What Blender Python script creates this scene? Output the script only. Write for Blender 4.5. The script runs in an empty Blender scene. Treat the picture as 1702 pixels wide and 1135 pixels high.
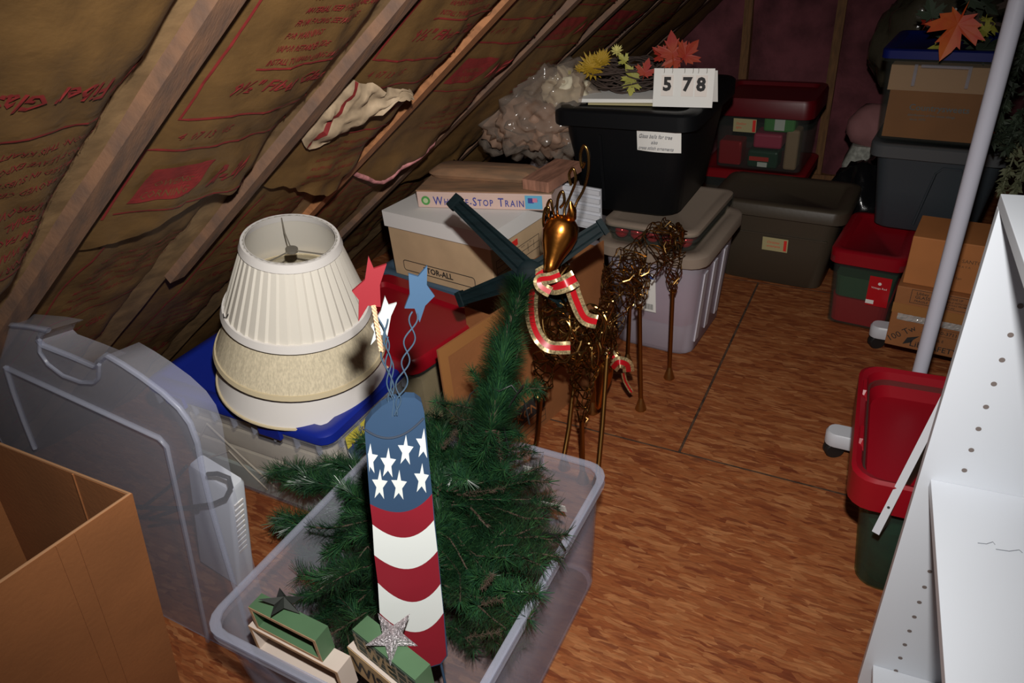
import bpy, bmesh, math, random
from mathutils import Vector as V, Matrix, noise, Quaternion
random.seed(7)
PI = math.pi
C = bpy.context.scene.collection
S = bpy.context.scene

# ---------------------------------------------------------------- camera
# 1702 x 1135 frame, focal length 1190 px
FPX, CAMH = 1190.0, 1.55
RW = ((0.8847423458948503, 0.45922358073774794, -0.07965352643927626),
      (0.18530444235742582, -0.5033942528405592, -0.8439528955153219),
      (-0.42766019808029565, 0.7319207123048443, -0.5304703817146756))
cam = bpy.data.cameras.new('camera')
cam.sensor_width = 36; cam.lens = FPX / 1702 * 36; cam.clip_start = 0.02
co = bpy.data.objects.new('camera', cam); C.objects.link(co)
right, down, fwd = V(RW[0]), V(RW[1]), V(RW[2])
co.matrix_world = Matrix(((right.x, -down.x, -fwd.x, 0), (right.y, -down.y, -fwd.y, 0),
                          (right.z, -down.z, -fwd.z, CAMH), (0, 0, 0, 1)))
S.camera = co

# ---------------------------------------------------------------- world, flash, exposure
w = bpy.data.worlds.new('attic_dark'); S.world = w; w.use_nodes = True
w.node_tree.nodes['Background'].inputs[0].default_value = (1.0, 0.8, 0.6, 1)
w.node_tree.nodes['Background'].inputs[1].default_value = 0.006
# the camera's own flash, just above the lens
fl = bpy.data.lights.new('camera_flash', 'SPOT'); fl.energy = 158; fl.shadow_soft_size = 0.022
fl.spot_size = math.radians(104); fl.spot_blend = 1.0; fl.color = (1, 0.97, 0.93)
fo = bpy.data.objects.new('camera_flash', fl); C.objects.link(fo)
fo.matrix_world = Matrix.Translation(V((0, 0, CAMH)) - down * 0.21 + right * 0.03) @ co.matrix_world.to_3x3().to_4x4() @ Matrix.Rotation(math.radians(-8), 4, 'X')
S.view_settings.view_transform = 'Standard'; S.view_settings.look = 'None'
S.view_settings.exposure = 0.0; S.view_settings.gamma = 1; S.view_settings.use_curve_mapping = False

def P(x, y, X=None, Y=None, Z=None):
    """the point that pixel (x, y) shows on a given plane of the room"""
    d = right * ((x - 851) / FPX) + down * ((y - 567.5) / FPX) + fwd
    o = V((0, 0, CAMH))
    a, v = (0, X) if X is not None else (1, Y) if Y is not None else (2, Z)
    return o + d * ((v - o[a]) / d[a])
def PP(x, y, o0, n):
    d = right * ((x - 851) / FPX) + down * ((y - 567.5) / FPX) + fwd
    o = V((0, 0, CAMH)); o0 = V(o0); n = V(n)
    return o + d * ((o0 - o).dot(n) / d.dot(n))

# ---------------------------------------------------------------- materials
def srgb(c):
    return tuple(((v / 255) / 12.92 if v / 255 <= 0.04045 else ((v / 255 + 0.055) / 1.055) ** 2.4) for v in c)
MATS = {}
def mk(name, col, rough=0.6, metal=0.0, var=0.0, vscale=8, bump=0.0, bscale=60, alpha=1.0, spec=0.5, col2=None, stretch=None, sheen=0, coat=0):
    m = bpy.data.materials.new(name); m.use_nodes = True; nt = m.node_tree; N = nt.nodes; L = nt.links
    b = N['Principled BSDF']; b.inputs['Base Color'].default_value = (*col, 1)
    b.inputs['Roughness'].default_value = rough; b.inputs['Metallic'].default_value = metal
    b.inputs['Specular IOR Level'].default_value = spec
    if coat: b.inputs['Coat Weight'].default_value = coat
    tc = N.new('ShaderNodeTexCoord'); mp = N.new('ShaderNodeMapping'); L.new(tc.outputs['Object'], mp.inputs[0])
    if stretch: mp.inputs['Scale'].default_value = stretch
    if var or col2:
        n = N.new('ShaderNodeTexNoise'); n.inputs['Scale'].default_value = vscale; n.inputs['Detail'].default_value = 5
        L.new(mp.outputs[0], n.inputs['Vector'])
        mx = N.new('ShaderNodeMix'); mx.data_type = 'RGBA'
        c2 = col2 if col2 else tuple(v * (1 - var) for v in col)
        c1 = col if col2 else tuple(min(1, v * (1 + var)) for v in col)
        mx.inputs[6].default_value = (*c1, 1); mx.inputs[7].default_value = (*c2, 1)
        rp = N.new('ShaderNodeMapRange'); rp.inputs[1].default_value = 0.35; rp.inputs[2].default_value = 0.65
        L.new(n.outputs['Fac'], rp.inputs[0]); L.new(rp.outputs[0], mx.inputs[0]); L.new(mx.outputs[2], b.inputs['Base Color'])
    if bump:
        n2 = N.new('ShaderNodeTexNoise'); n2.inputs['Scale'].default_value = bscale; n2.inputs['Detail'].default_value = 4
        L.new(mp.outputs[0], n2.inputs['Vector'])
        bp = N.new('ShaderNodeBump'); bp.inputs['Strength'].default_value = bump; bp.inputs['Distance'].default_value = 0.004
        L.new(n2.outputs['Fac'], bp.inputs['Height']); L.new(bp.outputs[0], b.inputs['Normal'])
    if alpha < 1:      # thin milky or clear plastic sheet
        tr = N.new('ShaderNodeBsdfTransparent'); tr.inputs[0].default_value = (*[0.6 + 0.4 * v / max(col) for v in col], 1)
        ms = N.new('ShaderNodeMixShader'); ms.inputs[0].default_value = alpha
        L.new(tr.outputs[0], ms.inputs[1]); L.new(b.outputs[0], ms.inputs[2]); L.new(ms.outputs[0], N['Material Output'].inputs[0])
    MATS[name] = m
    return m
kraft = mk('kraft_paper', (0.130, 0.068, 0.020), 0.62, var=0.14, vscale=14, bump=0.5, bscale=35)
kraft_l = mk('kraft_flange', (0.21, 0.13, 0.06), 0.6, var=0.25, vscale=18, bump=0.4, bscale=40)
torn_m = mk('torn_paper_back', (0.42, 0.31, 0.20), 0.6, var=0.2, vscale=25)
ink = mk('red_ink', (0.19, 0.014, 0.013), 0.7, var=0.12, vscale=60)
wood = mk('rafter_wood', (0.22, 0.115, 0.065), 0.7, col2=(0.13, 0.078, 0.055), vscale=14, stretch=(1, 4, 1), bump=0.3)
woodo = mk('fresh_cut_wood', (0.36, 0.15, 0.06), 0.6, var=0.2, vscale=30, stretch=(1, 6, 1))
studm = mk('stud_wood', (0.20, 0.09, 0.03), 0.7, var=0.25, vscale=20, stretch=(4, 4, 0.6))
pink = mk('pink_fibreglass', (0.16, 0.045, 0.055), 0.95, var=0.35, vscale=7, bump=1.0, bscale=50)
deck = mk('roof_decking', (0.20, 0.13, 0.07), 0.8, var=0.3)
white = mk('white_melamine', (0.60, 0.63, 0.68), 0.35)
whitep = mk('white_plastic', (0.55, 0.56, 0.60), 0.4)
whitec = mk('white_card', (0.74, 0.71, 0.68), 0.7)
paper = mk('white_paper', (0.80, 0.78, 0.74), 0.7)
cream = mk('cream_note', (0.42, 0.36, 0.18), 0.7)
card = mk('cardboard', (0.29, 0.108, 0.034), 0.75, var=0.10, vscale=5, bump=0.15, bscale=90)
cardd = mk('cardboard_dark', (0.22, 0.09, 0.036), 0.75, var=0.12, vscale=6)
cardo = mk('cardboard_orange', (0.44, 0.16, 0.045), 0.75, var=0.08, vscale=6)
cardl = mk('cardboard_light', (0.52, 0.36, 0.21), 0.75, var=0.08, vscale=9)
cardsplit = mk('cardboard_worn', (0.36, 0.19, 0.10), 0.8, col2=(0.20, 0.12, 0.07), vscale=9, stretch=(1, 5, 1))
tape = mk('packing_tape', (0.34, 0.15, 0.05), 0.25)
tapes = mk('shiny_clear_tape', (0.62, 0.58, 0.55), 0.18, metal=0.4, bump=1.0, bscale=60)
black = mk('black_plastic', (0.0035, 0.004, 0.005), 0.5, spec=0.25)
blackr = mk('black_rubber', (0.012, 0.012, 0.012), 0.5)
teal = mk('dark_green_plastic', (0.003, 0.008, 0.0095), 0.6, spec=0.1, var=0.2, vscale=20, stretch=(1, 1, 8))
inkb = mk('black_ink', (0.02, 0.018, 0.018), 0.7)
inkbr = mk('brown_ink', (0.10, 0.05, 0.025), 0.7)
inkn = mk('navy_ink', (0.05, 0.06, 0.28), 0.6)
inkg = mk('grey_ink', (0.22, 0.24, 0.27), 0.7)
blue = mk('blue_lid_plastic', (0.008, 0.022, 0.26), 0.35)
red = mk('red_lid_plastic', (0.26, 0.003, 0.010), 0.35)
redb = mk('red_bright_plastic', (0.22, 0.004, 0.008), 0.4)
slate = mk('slate_blue_plastic', (0.065, 0.11, 0.16), 0.45)
grayt = mk('grey_blue_plastic', (0.045, 0.056, 0.066), 0.45, bump=0.1)
tan = mk('tan_plastic', (0.058, 0.043, 0.028), 0.5, bump=0.1)
clear = mk('clear_plastic', (0.62, 0.62, 0.66), 0.25, alpha=0.13, bump=0.1, bscale=12)
milky = mk('milky_plastic', (0.60, 0.61, 0.68), 0.35, alpha=0.17, bump=0.1, bscale=12)
milkrim = mk('milky_rim', (0.52, 0.54, 0.62), 0.3, alpha=0.22)
tubm = mk('tub_plastic', (0.50, 0.46, 0.52), 0.4, alpha=0.50)
almond = mk('almond_lid', (0.26, 0.20, 0.155), 0.45)
smoke = mk('smoky_plastic', (0.08, 0.085, 0.08), 0.3, alpha=0.18)
bagm = mk('clear_bag', (0.30, 0.25, 0.21), 0.10, alpha=0.38, bump=1.0, bscale=26)
fabric = mk('cream_fabric', (0.62, 0.55, 0.40), 0.8, var=0.08, vscale=9)
fabg = mk('pale_green_fabric', (0.42, 0.47, 0.40), 0.8)
shadew = mk('white_shade_fabric', (0.74, 0.70, 0.66), 0.7)
shadep = mk('pleated_shade_fabric', (0.74, 0.69, 0.60), 0.7)
shadec = mk('cream_shade_fabric', (0.66, 0.57, 0.40), 0.7, var=0.14, vscale=260, stretch=(1, 1, 0.01))
shadet = mk('cream_trim', (0.60, 0.50, 0.32), 0.6)
steel = mk('dull_steel', (0.30, 0.27, 0.22), 0.3, metal=0.5)
brass = mk('copper_brass', (0.55, 0.20, 0.035), 0.24, metal=1, bump=0.15, bscale=40)
wirem = mk('bronze_wire', (0.30, 0.17, 0.055), 0.26, metal=1)
legm = mk('bronze_rod', (0.32, 0.16, 0.045), 0.35, metal=1)
goldr = mk('gold_ribbon', (0.55, 0.42, 0.22), 0.35, metal=0.6, var=0.5, vscale=180)
redr = mk('red_ribbon', (0.45, 0.006, 0.012), 0.35)
pblue = mk('painted_blue', (0.022, 0.052, 0.105), 0.6, var=0.05)
pred = mk('painted_red', (0.21, 0.008, 0.018), 0.55, var=0.05)
pwhite = mk('painted_white', (0.62, 0.65, 0.63), 0.6)
predb = mk('star_red', (0.19, 0.006, 0.012), 0.6)
pblueb = mk('star_blue', (0.030, 0.072, 0.135), 0.6)
wireb = mk('blue_wire', (0.12, 0.20, 0.30), 0.3, metal=0.6)
char = mk('charred_line', (0.02, 0.03, 0.05), 0.8)
raffia = mk('raffia', (0.62, 0.38, 0.22), 0.7)
pgreen = mk('painted_sage_green', (0.065, 0.135, 0.065), 0.6, var=0.1)
pcream = mk('painted_cream', (0.52, 0.44, 0.38), 0.6)
mdf = mk('raw_board', (0.42, 0.25, 0.14), 0.8, var=0.12, vscale=60)
bstar = mk('dark_metal_star', (0.04, 0.045, 0.04), 0.4, metal=0.5)
sstar = mk('silver_glitter', (0.50, 0.46, 0.48), 0.35, metal=0.7, bump=1.0, bscale=250, var=0.4, vscale=250)
needle = mk('pine_needle', (0.013, 0.050, 0.018), 0.38, var=0.5, vscale=30)
needl2 = mk('pine_needle_light', (0.032, 0.095, 0.030), 0.32, var=0.4, vscale=30)
twig = mk('twig_brown', (0.05, 0.03, 0.018), 0.8)
vine = mk('grapevine', (0.06, 0.037, 0.028), 0.8, var=0.3)
yel = mk('yellow_petal', (0.42, 0.26, 0.02), 0.6)
org = mk('orange_leaf', (0.34, 0.045, 0.008), 0.6, col2=(0.30, 0.012, 0.006), vscale=16)
lgr = mk('green_yellow_leaf', (0.35, 0.33, 0.05), 0.6, var=0.3)
sage = mk('sage_foliage', (0.16, 0.17, 0.09), 0.7, var=0.3)
dkgr = mk('dark_foliage', (0.03, 0.045, 0.025), 0.7, var=0.4)
hotp = mk('hot_pink', (0.55, 0.03, 0.10), 0.5)
pinkc = mk('pink_cloth', (0.60, 0.22, 0.33), 0.7)
orn = mk('red_glass_ornament', (0.55, 0.01, 0.02), 0.12, metal=0.3)
redlabel = mk('bright_red_sticker', (0.72, 0.03, 0.02), 0.6)
green = mk('green_print', (0.08, 0.30, 0.07), 0.6)
skyb = mk('light_blue_print', (0.12, 0.40, 0.60), 0.6)
blackbag = mk('black_bag', (0.006, 0.006, 0.007), 0.18, bump=1.0, bscale=20)
peach = mk('peach_pillow', (0.28, 0.17, 0.115), 0.7, var=0.15)
yellab = mk('yellow_print', (0.70, 0.60, 0.08), 0.6)

def osb_material():
    m = bpy.data.materials.new('osb'); m.use_nodes = True; nt = m.node_tree; N = nt.nodes; L = nt.links
    b = N['Principled BSDF']; b.inputs['Roughness'].default_value = 0.72; b.inputs['Specular IOR Level'].default_value = 0.25
    tc = N.new('ShaderNodeTexCoord'); prev = None
    wn = N.new('ShaderNodeTexNoise'); wn.inputs['Scale'].default_value = 22; wn.inputs['Detail'].default_value = 3; L.new(tc.outputs['Object'], wn.inputs['Vector'])
    base = (0.245, 0.094, 0.036, 1)
    cur = None
    for k, (rot, sc, sx) in enumerate(((0.06, 11, 4.6), (-0.65, 12, 3.6), (0.8, 12, 3.6), (1.5, 12, 3.0), (0.15, 17, 5.0), (-0.3, 14, 4.2), (0.45, 22, 5.0))):
        mp = N.new('ShaderNodeMapping'); mp.inputs['Rotation'].default_value = (0, 0, rot); mp.inputs['Location'].default_value = (k * 3.1, k * 1.7, 0)
        mp.inputs['Scale'].default_value = (1, sx, 1)
        sep = N.new('ShaderNodeVectorMath'); sep.operation = 'MULTIPLY_ADD'; sep.inputs[1].default_value = (0.016, 0.016, 0)
        L.new(wn.outputs['Color'], sep.inputs[0]); L.new(tc.outputs['Object'], sep.inputs[2])
        L.new(sep.outputs[0], mp.inputs[0])
        vo = N.new('ShaderNodeTexVoronoi'); vo.inputs['Scale'].default_value = sc; L.new(mp.outputs[0], vo.inputs['Vector'])
        sp = N.new('ShaderNodeSeparateColor'); L.new(vo.outputs['Color'], sp.inputs[0])
        cr = N.new('ShaderNodeValToRGB'); cr.color_ramp.interpolation = 'LINEAR'
        els = cr.color_ramp.elements
        els[0].position = 0.0; els[0].color = (0.140, 0.030, 0.010, 1); els[1].position = 1.0; els[1].color = (0.40, 0.165, 0.062, 1)
        e = els.new(0.35); e.color = (0.250, 0.070, 0.020, 1); e = els.new(0.75); e.color = (0.290, 0.098, 0.032, 1)
        L.new(sp.outputs[0], cr.inputs[0])
        if cur is None: cur = cr.outputs[0]
        else:
            gt = N.new('ShaderNodeMath'); gt.operation = 'GREATER_THAN'; gt.inputs[1].default_value = 0.58
            L.new(sp.outputs[1], gt.inputs[0])
            ml = N.new('ShaderNodeMath'); ml.operation = 'MULTIPLY'; ml.inputs[1].default_value = 0.75; L.new(gt.outputs[0], ml.inputs[0])
            mx = N.new('ShaderNodeMix'); mx.data_type = 'RGBA'; L.new(ml.outputs[0], mx.inputs[0]); L.new(cur, mx.inputs[6]); L.new(cr.outputs[0], mx.inputs[7]); cur = mx.outputs[2]
    # long fine grain inside the strands
    g = N.new('ShaderNodeTexNoise'); g.inputs['Scale'].default_value = 30; g.inputs['Detail'].default_value = 6
    mp = N.new('ShaderNodeMapping'); mp.inputs['Scale'].default_value = (1, 6, 1); mp.inputs['Rotation'].default_value = (0, 0, 0.1); L.new(tc.outputs['Object'], mp.inputs[0]); L.new(mp.outputs[0], g.inputs['Vector'])
    rp = N.new('ShaderNodeMapRange'); rp.inputs[1].default_value = 0.3; rp.inputs[2].default_value = 0.7; rp.inputs[3].default_value = 0.80; rp.inputs[4].default_value = 1.18; L.new(g.outputs['Fac'], rp.inputs[0])
    vm = N.new('ShaderNodeVectorMath'); vm.operation = 'SCALE'; L.new(cur, vm.inputs[0]); L.new(rp.outputs[0], vm.inputs['Scale'])
    L.new(vm.outputs[0], b.inputs['Base Color'])
    bp = N.new('ShaderNodeBump'); bp.inputs['Strength'].default_value = 0.35; bp.inputs['Distance'].default_value = 0.003; L.new(g.outputs['Fac'], bp.inputs['Height']); L.new(bp.outputs[0], b.inputs['Normal'])
    return m
osb = osb_material()
seamm = mk('joint_shade', (0.06, 0.03, 0.016), 0.9, var=0.5, vscale=40)

# ---------------------------------------------------------------- mesh helpers
class MB:
    def __init__(s): s.v = []; s.f = []; s.m = []
    def add(s, vs, fs, mi=0):
        o = len(s.v); s.v += [tuple(v) for v in vs]; s.f += [tuple(i + o for i in f) for f in fs]; s.m += [mi] * len(fs); return s
    def box(s, x0, x1, y0, y1, z0, z1, mi=0, M=None):
        vs = [V((x, y, z)) for z in (z0, z1) for x, y in ((x0, y0), (x1, y0), (x1, y1), (x0, y1))]
        if M: vs = [M @ v for v in vs]
        return s.add(vs, [(3, 2, 1, 0), (4, 5, 6, 7), (0, 1, 5, 4), (1, 2, 6, 5), (2, 3, 7, 6), (3, 0, 4, 7)], mi)
    def loft(s, loops, cap0=True, cap1=True, mi=0, closed=False):
        n = len(loops[0]); vs = [p for l in loops for p in l]; fs = []
        K = len(loops)
        for k in range(K if closed else K - 1):
            a = k * n; b = ((k + 1) % K) * n
            for i in range(n):
                j = (i + 1) % n; fs.append((a + i, a + j, b + j, b + i))
        if cap0: fs.append(tuple(reversed(range(n))))
        if cap1: fs.append(tuple(range((K - 1) * n, K * n)))
        return s.add(vs, fs, mi)
    def tube(s, pts, r, n=6, mi=0, rad=None, closed=False, caps=True):
        pts = [V(p) for p in pts]; K = len(pts); loops = []
        t0 = (pts[1] - pts[0]).normalized(); u = t0.orthogonal().normalized()
        for i, p in enumerate(pts):
            if closed: t = (pts[(i + 1) % K] - pts[i - 1])
            else: t = (pts[min(i + 1, K - 1)] - pts[max(i - 1, 0)])
            t = t.normalized() if t.length > 1e-9 else t0
            u = (u - t * u.dot(t)); u = u.normalized() if u.length > 1e-6 else t.orthogonal().normalized()
            w_ = t.cross(u); rr = rad[i] if rad else r
            loops.append([p + (u * math.cos(2 * PI * a / n) + w_ * math.sin(2 * PI * a / n)) * rr for a in range(n)])
        return s.loft(loops, not closed and caps, not closed and caps, mi, closed)
    def prism(s, poly, h, M=None, mi=0):       # 2-D outline extruded
        n = len(poly); M = M or Matrix()
        vs = [M @ V((p[0], p[1], 0)) for p in poly] + [M @ V((p[0], p[1], h)) for p in poly]
        fs = [tuple(reversed(range(n))), tuple(range(n, 2 * n))] + [(i, (i + 1) % n, n + (i + 1) % n, n + i) for i in range(n)]
        return s.add(vs, fs, mi)
    def lathe(s, prof, n=32, cap0=True, cap1=True, mi=0, M=None):
        M = M or Matrix()
        return s.loft([[M @ V((r * math.cos(2 * PI * i / n), r * math.sin(2 * PI * i / n), z)) for i in range(n)] for r, z in prof], cap0, cap1, mi)
    def strip(s, pts, sides, w_, mi=0, th=0.0006):
        pts = [V(p) for p in pts]; o = []
        for p, sd in zip(pts, sides): o.append((p - V(sd) * w_ / 2, p + V(sd) * w_ / 2))
        vs = [q for a in o for q in a]; fs = [(2 * i, 2 * i + 1, 2 * i + 3, 2 * i + 2) for i in range(len(pts) - 1)]
        return s.add(vs, fs, mi)
    def build(s, name, mats, parent=None, smooth=False, loc=None, rot=None):
        me = bpy.data.meshes.new(name); me.from_pydata(s.v, [], s.f); me.update()
        for m in (mats if isinstance(mats, (list, tuple)) else [mats]): me.materials.append(m)
        for p, mi in zip(me.polygons, s.m):
            p.material_index = mi; p.use_smooth = bool(smooth) and len(p.vertices) <= 4
        if smooth:
            try: me.set_sharp_from_angle(angle=math.radians(smooth if smooth > 1 else 40))
            except Exception: pass
        o = bpy.data.objects.new(name, me); C.objects.link(o)
        if parent: o.parent = parent
        if loc is not None: o.location = loc
        if rot is not None: o.rotation_euler = rot
        return o
def thing(name, loc, rz, label, cat, group=None):
    o = bpy.data.objects.new(name, None); C.objects.link(o); o.empty_display_size = 0.05
    o.location = loc; o.rotation_euler = (0, 0, rz) if not isinstance(rz, tuple) else rz
    tag(o, label, cat, group); return o
def tag(o, label, cat, group=None):
    o['label'] = label; o['category'] = cat
    if group: o['group'] = group
    return o
def rr(w_, d, r, z, n=5, cx=0, cy=0):
    r = min(r, w_ / 2 - 1e-4, d / 2 - 1e-4); out = []
    for qx, qy, a0 in ((1, 1, 0), (-1, 1, PI / 2), (-1, -1, PI), (1, -1, 1.5 * PI)):
        for k in range(n):
            a = a0 + (PI / 2) * k / (n - 1)
            out.append(V((cx + qx * (w_ / 2 - r) + r * math.cos(a), cy + qy * (d / 2 - r) + r * math.sin(a), z)))
    return out
_tc = {}
def text_geo(s, bold=0.0, res=2):
    k = (s, bold, res)
    if k in _tc: return _tc[k]
    cu = bpy.data.curves.new('t', 'FONT'); cu.body = s; cu.size = 1.0; cu.offset = bold; cu.resolution_u = res; cu.align_x = 'LEFT'
    o = bpy.data.objects.new('t', cu); C.objects.link(o)
    dg = bpy.context.evaluated_depsgraph_get(); me = bpy.data.meshes.new_from_object(o.evaluated_get(dg))
    vs = [v.co.copy() for v in me.vertices]; fs = [tuple(p.vertices) for p in me.polygons]
    bpy.data.objects.remove(o); bpy.data.meshes.remove(me); bpy.data.curves.remove(cu)
    w_ = max((v.x for v in vs), default=0)
    _tc[k] = (vs, fs, w_); return _tc[k]
def frame(o, u, v):      # matrix with x along u, y along v, z out of the face
    u = V(u).normalized(); v = V(v); v = (v - u * v.dot(u)).normalized(); n = u.cross(v)
    return Matrix(((u.x, v.x, n.x, o[0]), (u.y, v.y, n.y, o[1]), (u.z, v.z, n.z, o[2]), (0, 0, 0, 1)))
def add_text(mb, s, M, size, bold=0.0, align=0.0, sx=1.0, width=None, shear=0.0, mi=0, lift=0.0008):
    vs, fs, w_ = text_geo(s, bold)
    if width: sx = width / (w_ * size)
    mb.add([M @ V(((v.x - w_ * align) * size * sx + v.y * size * shear, v.y * size, lift)) for v in vs], fs, mi)
def text_obj(name, lines, M, mat, parent, **kw):
    mb = MB()
    for (s, x, y, size, *r) in lines:
        k = dict(kw); k.update(r[0] if r else {})
        add_text(mb, s, M @ Matrix.Translation((x, y, 0)), size, **k)
    return mb.build(name, mat, parent)
def rect_line(mb, x0, x1, y0, y1, t, M, r=0.0, lift=0.0008, mi=0):
    for a, b, c, d in ((x0, x1, y0, y0 + t), (x0, x1, y1 - t, y1), (x0, x0 + t, y0, y1), (x1 - t, x1, y0, y1)):
        mb.add([M @ V((a, c, lift)), M @ V((b, c, lift)), M @ V((b, d, lift)), M @ V((a, d, lift))], [(0, 1, 2, 3)], mi)
def quad(mb, x0, x1, y0, y1, M, lift=0.0008, mi=0):
    mb.add([M @ V((x0, y0, lift)), M @ V((x1, y0, lift)), M @ V((x1, y1, lift)), M @ V((x0, y1, lift))], [(0, 1, 2, 3)], mi)
def card_piece(name, w_, h, M, mat, parent, th=0.0012):
    return MB().box(0, w_, 0, h, 0, th, M=M).build(name, mat, parent)
def star_pts(R, r, n=5, rot=PI / 2, sx=1.0, sy=1.0):
    return [((R if k % 2 == 0 else r) * math.cos(rot + k * PI / n) * sx, (R if k % 2 == 0 else r) * math.sin(rot + k * PI / n) * sy) for k in range(2 * n)]
def nz(x, y, z, s=1.0): return noise.noise(V((x, y, z)) * s)

# ================================================================ SETTING
def struct(o): o['kind'] = 'structure'; return o
fl_e = bpy.data.objects.new('floor', None); C.objects.link(fl_e); struct(fl_e)
def sheet(x0, x1, y0, y1):
    g = 0.0042
    MB().box(x0 + g, x1 - g, y0 + g, y1 - g, -0.018, 0).build('floor_sheet', osb, fl_e)
sheet(-3.2, -1.98, -0.7, 1.737); sheet(-1.98, 1.24, -0.7, 1.737); sheet(1.24, 2.6, -0.7, 1.737)
sheet(-2.88, -0.439, 1.737, 2.957); sheet(-0.439, 2.6, 1.737, 2.957)
sheet(-2.88, -1.05, 2.957, 4.4); sheet(-1.05, 1.39, 2.957, 4.4); sheet(1.39, 2.6, 2.957, 4.4)
MB().box(-3.2, 2.6, -0.7, 4.4, -0.06, -0.019).build('subfloor', seamm, fl_e)
for a_ in ((-2.8, 2.5, 1.7335, 1.7405, -0.018, -0.001), (-0.4425, -0.4355, 1.742, 2.952, -0.018, -0.001), (-2.8, 2.5, 2.9535, 2.9605, -0.018, -0.001)):
    MB().box(*a_).build('joint_shade_strip', seamm, fl_e)  # dark strip added in each gap, its colour standing in for shade

# ---- sloping ceiling, left side
TA = math.tan(math.radians(42)); KR, CR, MR = 0.12, -2.578, 0.33
RN = V((1, -KR, -1 / TA)).normalized()
R0, RS = 0.640, 0.473
def RP(y0, z, off=0.0):
    z = 1.1 * z - 0.155; Y = y0 + MR * (z - 1); return V((CR + KR * Y + z / TA, Y, z)) + RN * (off - 0.034)
ceil = bpy.data.objects.new('ceiling', None); C.objects.link(ceil); struct(ceil)
mb = MB(); mb.add([RP(-1.3, -0.1, -0.12), RP(5.2, -0.1, -0.12), RP(5.2, 2.2, -0.12), RP(-1.3, 2.2, -0.12)], [(0, 1, 2, 3)]); mb.build('roof_deck', deck, ceil)
RIGHT = lambda p: V((0.62 - p.x, p.y, p.z))      # mirrored slope on the right
mb = MB(); q = [RP(-1.3, -0.1, -0.02), RP(5.2, -0.1, -0.02), RP(5.2, 2.3, -0.02), RP(-1.3, 2.3, -0.02)]
mb.add([V((0.62 - p.x + 2 * (KR * p.y), p.y, p.z)) for p in q], [(3, 2, 1, 0)]); mb.build('roof_deck', kraft, ceil)

ENDZ = {-1: 0.95, 0: 1.06, 1: 1.055, 2: 1.00, 3: 0.94, 4: 0.75, 5: 0.62, 6: 0.7, 7: 0.7, 8: 0.7, 9: 0.7}
def batt_off(i, t, z, lower):
    tt = max(0, min(1, (t - 0.06) / 0.84)); b = math.sin(PI / 2 * tt / 0.74) ** 0.75 if tt < 0.74 else max(0, math.cos(PI / 2 * ((tt - 0.74) / 0.26) ** 1.5))
    base = 0.056 if not lower else 0.030
    wr = 0.010 * nz(t * 1.2 + i * 5, z * 7, 3.1 if lower else 0.3, 1.0) + 0.005 * nz(t * 5 + i * 3, z * 16 + t * 8, 1.7, 1.0) + 0.003 * nz(t * 9, z * 40 + t * 12 + i, 9, 1.0)
    ez = ENDZ[i]
    if not lower:
        k = max(0, 1 - (z - ez) / 0.16); wr += 0.014 * k * nz(t * 6 + i, z * 22, 5.5, 1.0) + 0.012 * k
    return -0.012 + b * (base + wr * 1.6) + 0.0
def batt_end(i, t):
    return ENDZ[i] + (0.07 * t * t if i == 1 else 0) - 0.03 * math.sin(t * 5 + i * 2) + 0.030 * nz(t * 4 + i * 3, 0, 0, 1) + 0.012 * nz(t * 14 + i, 2, 0, 1)
def BP(i, t, z, lower=False, lift=0.0):
    return RP(R0 + RS * (i - 1) + RS * t, z, batt_off(i, t, z, lower) + lift)
for i in range(-1, 10):
    for lower in (True, False):
        nt, nzz = (40, 130) if i < 5 else (20, 60)
        z1 = 2.1 if not lower else min(ENDZ[i] + 0.18, 1.6)
        mb = MB(); vs = []; fs = []
        for a in range(nzz + 1):
            for b in range(nt + 1):
                t = 0.06 + 0.88 * b / nt
                zlo = batt_end(i, t) if not lower else 0.02
                z = zlo + (z1 - zlo) * (a / nzz) ** 1.0
                vs.append(BP(i, t, z, lower))
        n = nt + 1
        for a in range(nzz):
            for b in range(nt): fs.append((a * n + b, a * n + b + 1, (a + 1) * n + b + 1, (a + 1) * n + b))
        if not lower:      # turned-in torn lower edge, shows the fibre behind
            o = len(vs)
            for b in range(nt + 1):
                t = 0.06 + 0.88 * b / nt; z = batt_end(i, t)
                vs.append(RP(R0 + RS * (i - 1) + RS * t, z + 0.012, -0.02))
            for b in range(nt): fs.append((b + 1, b, o + b, o + b + 1))
        mb.add(vs, fs); ob = mb.build('insulation_batt', kraft, ceil, smooth=60)
        if i == 3 and not lower:
            mb = MB(); mb.tube([BP(3, 0.10 + 0.74 * k / 14, batt_end(3, 0.10 + 0.74 * k / 14) - 0.004, False, -0.004) for k in range(15)], 0.010, 7)
            mb.build('fibre_edge', mk('pink_fibre_edge', (0.55, 0.22, 0.22), 0.9, var=0.3, vscale=40, bump=1), ob, smooth=60)
    # stapled paper flange beside the rafter
    mb = MB(); vs = []; nn = 50
    for a in range(nn + 1):
        z = 0.1 + 1.95 * a / nn
        vs += [RP(R0 + RS * (i - 1) + RS * 0.80, z, 0.008), RP(R0 + RS * (i - 1) + RS * 0.985, z, 0.018 + 0.005 * nz(z * 9, i, 0, 1))]
    mb.add(vs, [(2 * a, 2 * a + 1, 2 * a + 3, 2 * a + 2) for a in range(nn)]); mb.build('paper_flange', kraft_l, ceil, smooth=60)
RLOW = {0: 0.3, 1: 0.87, 2: 0.80}
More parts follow.
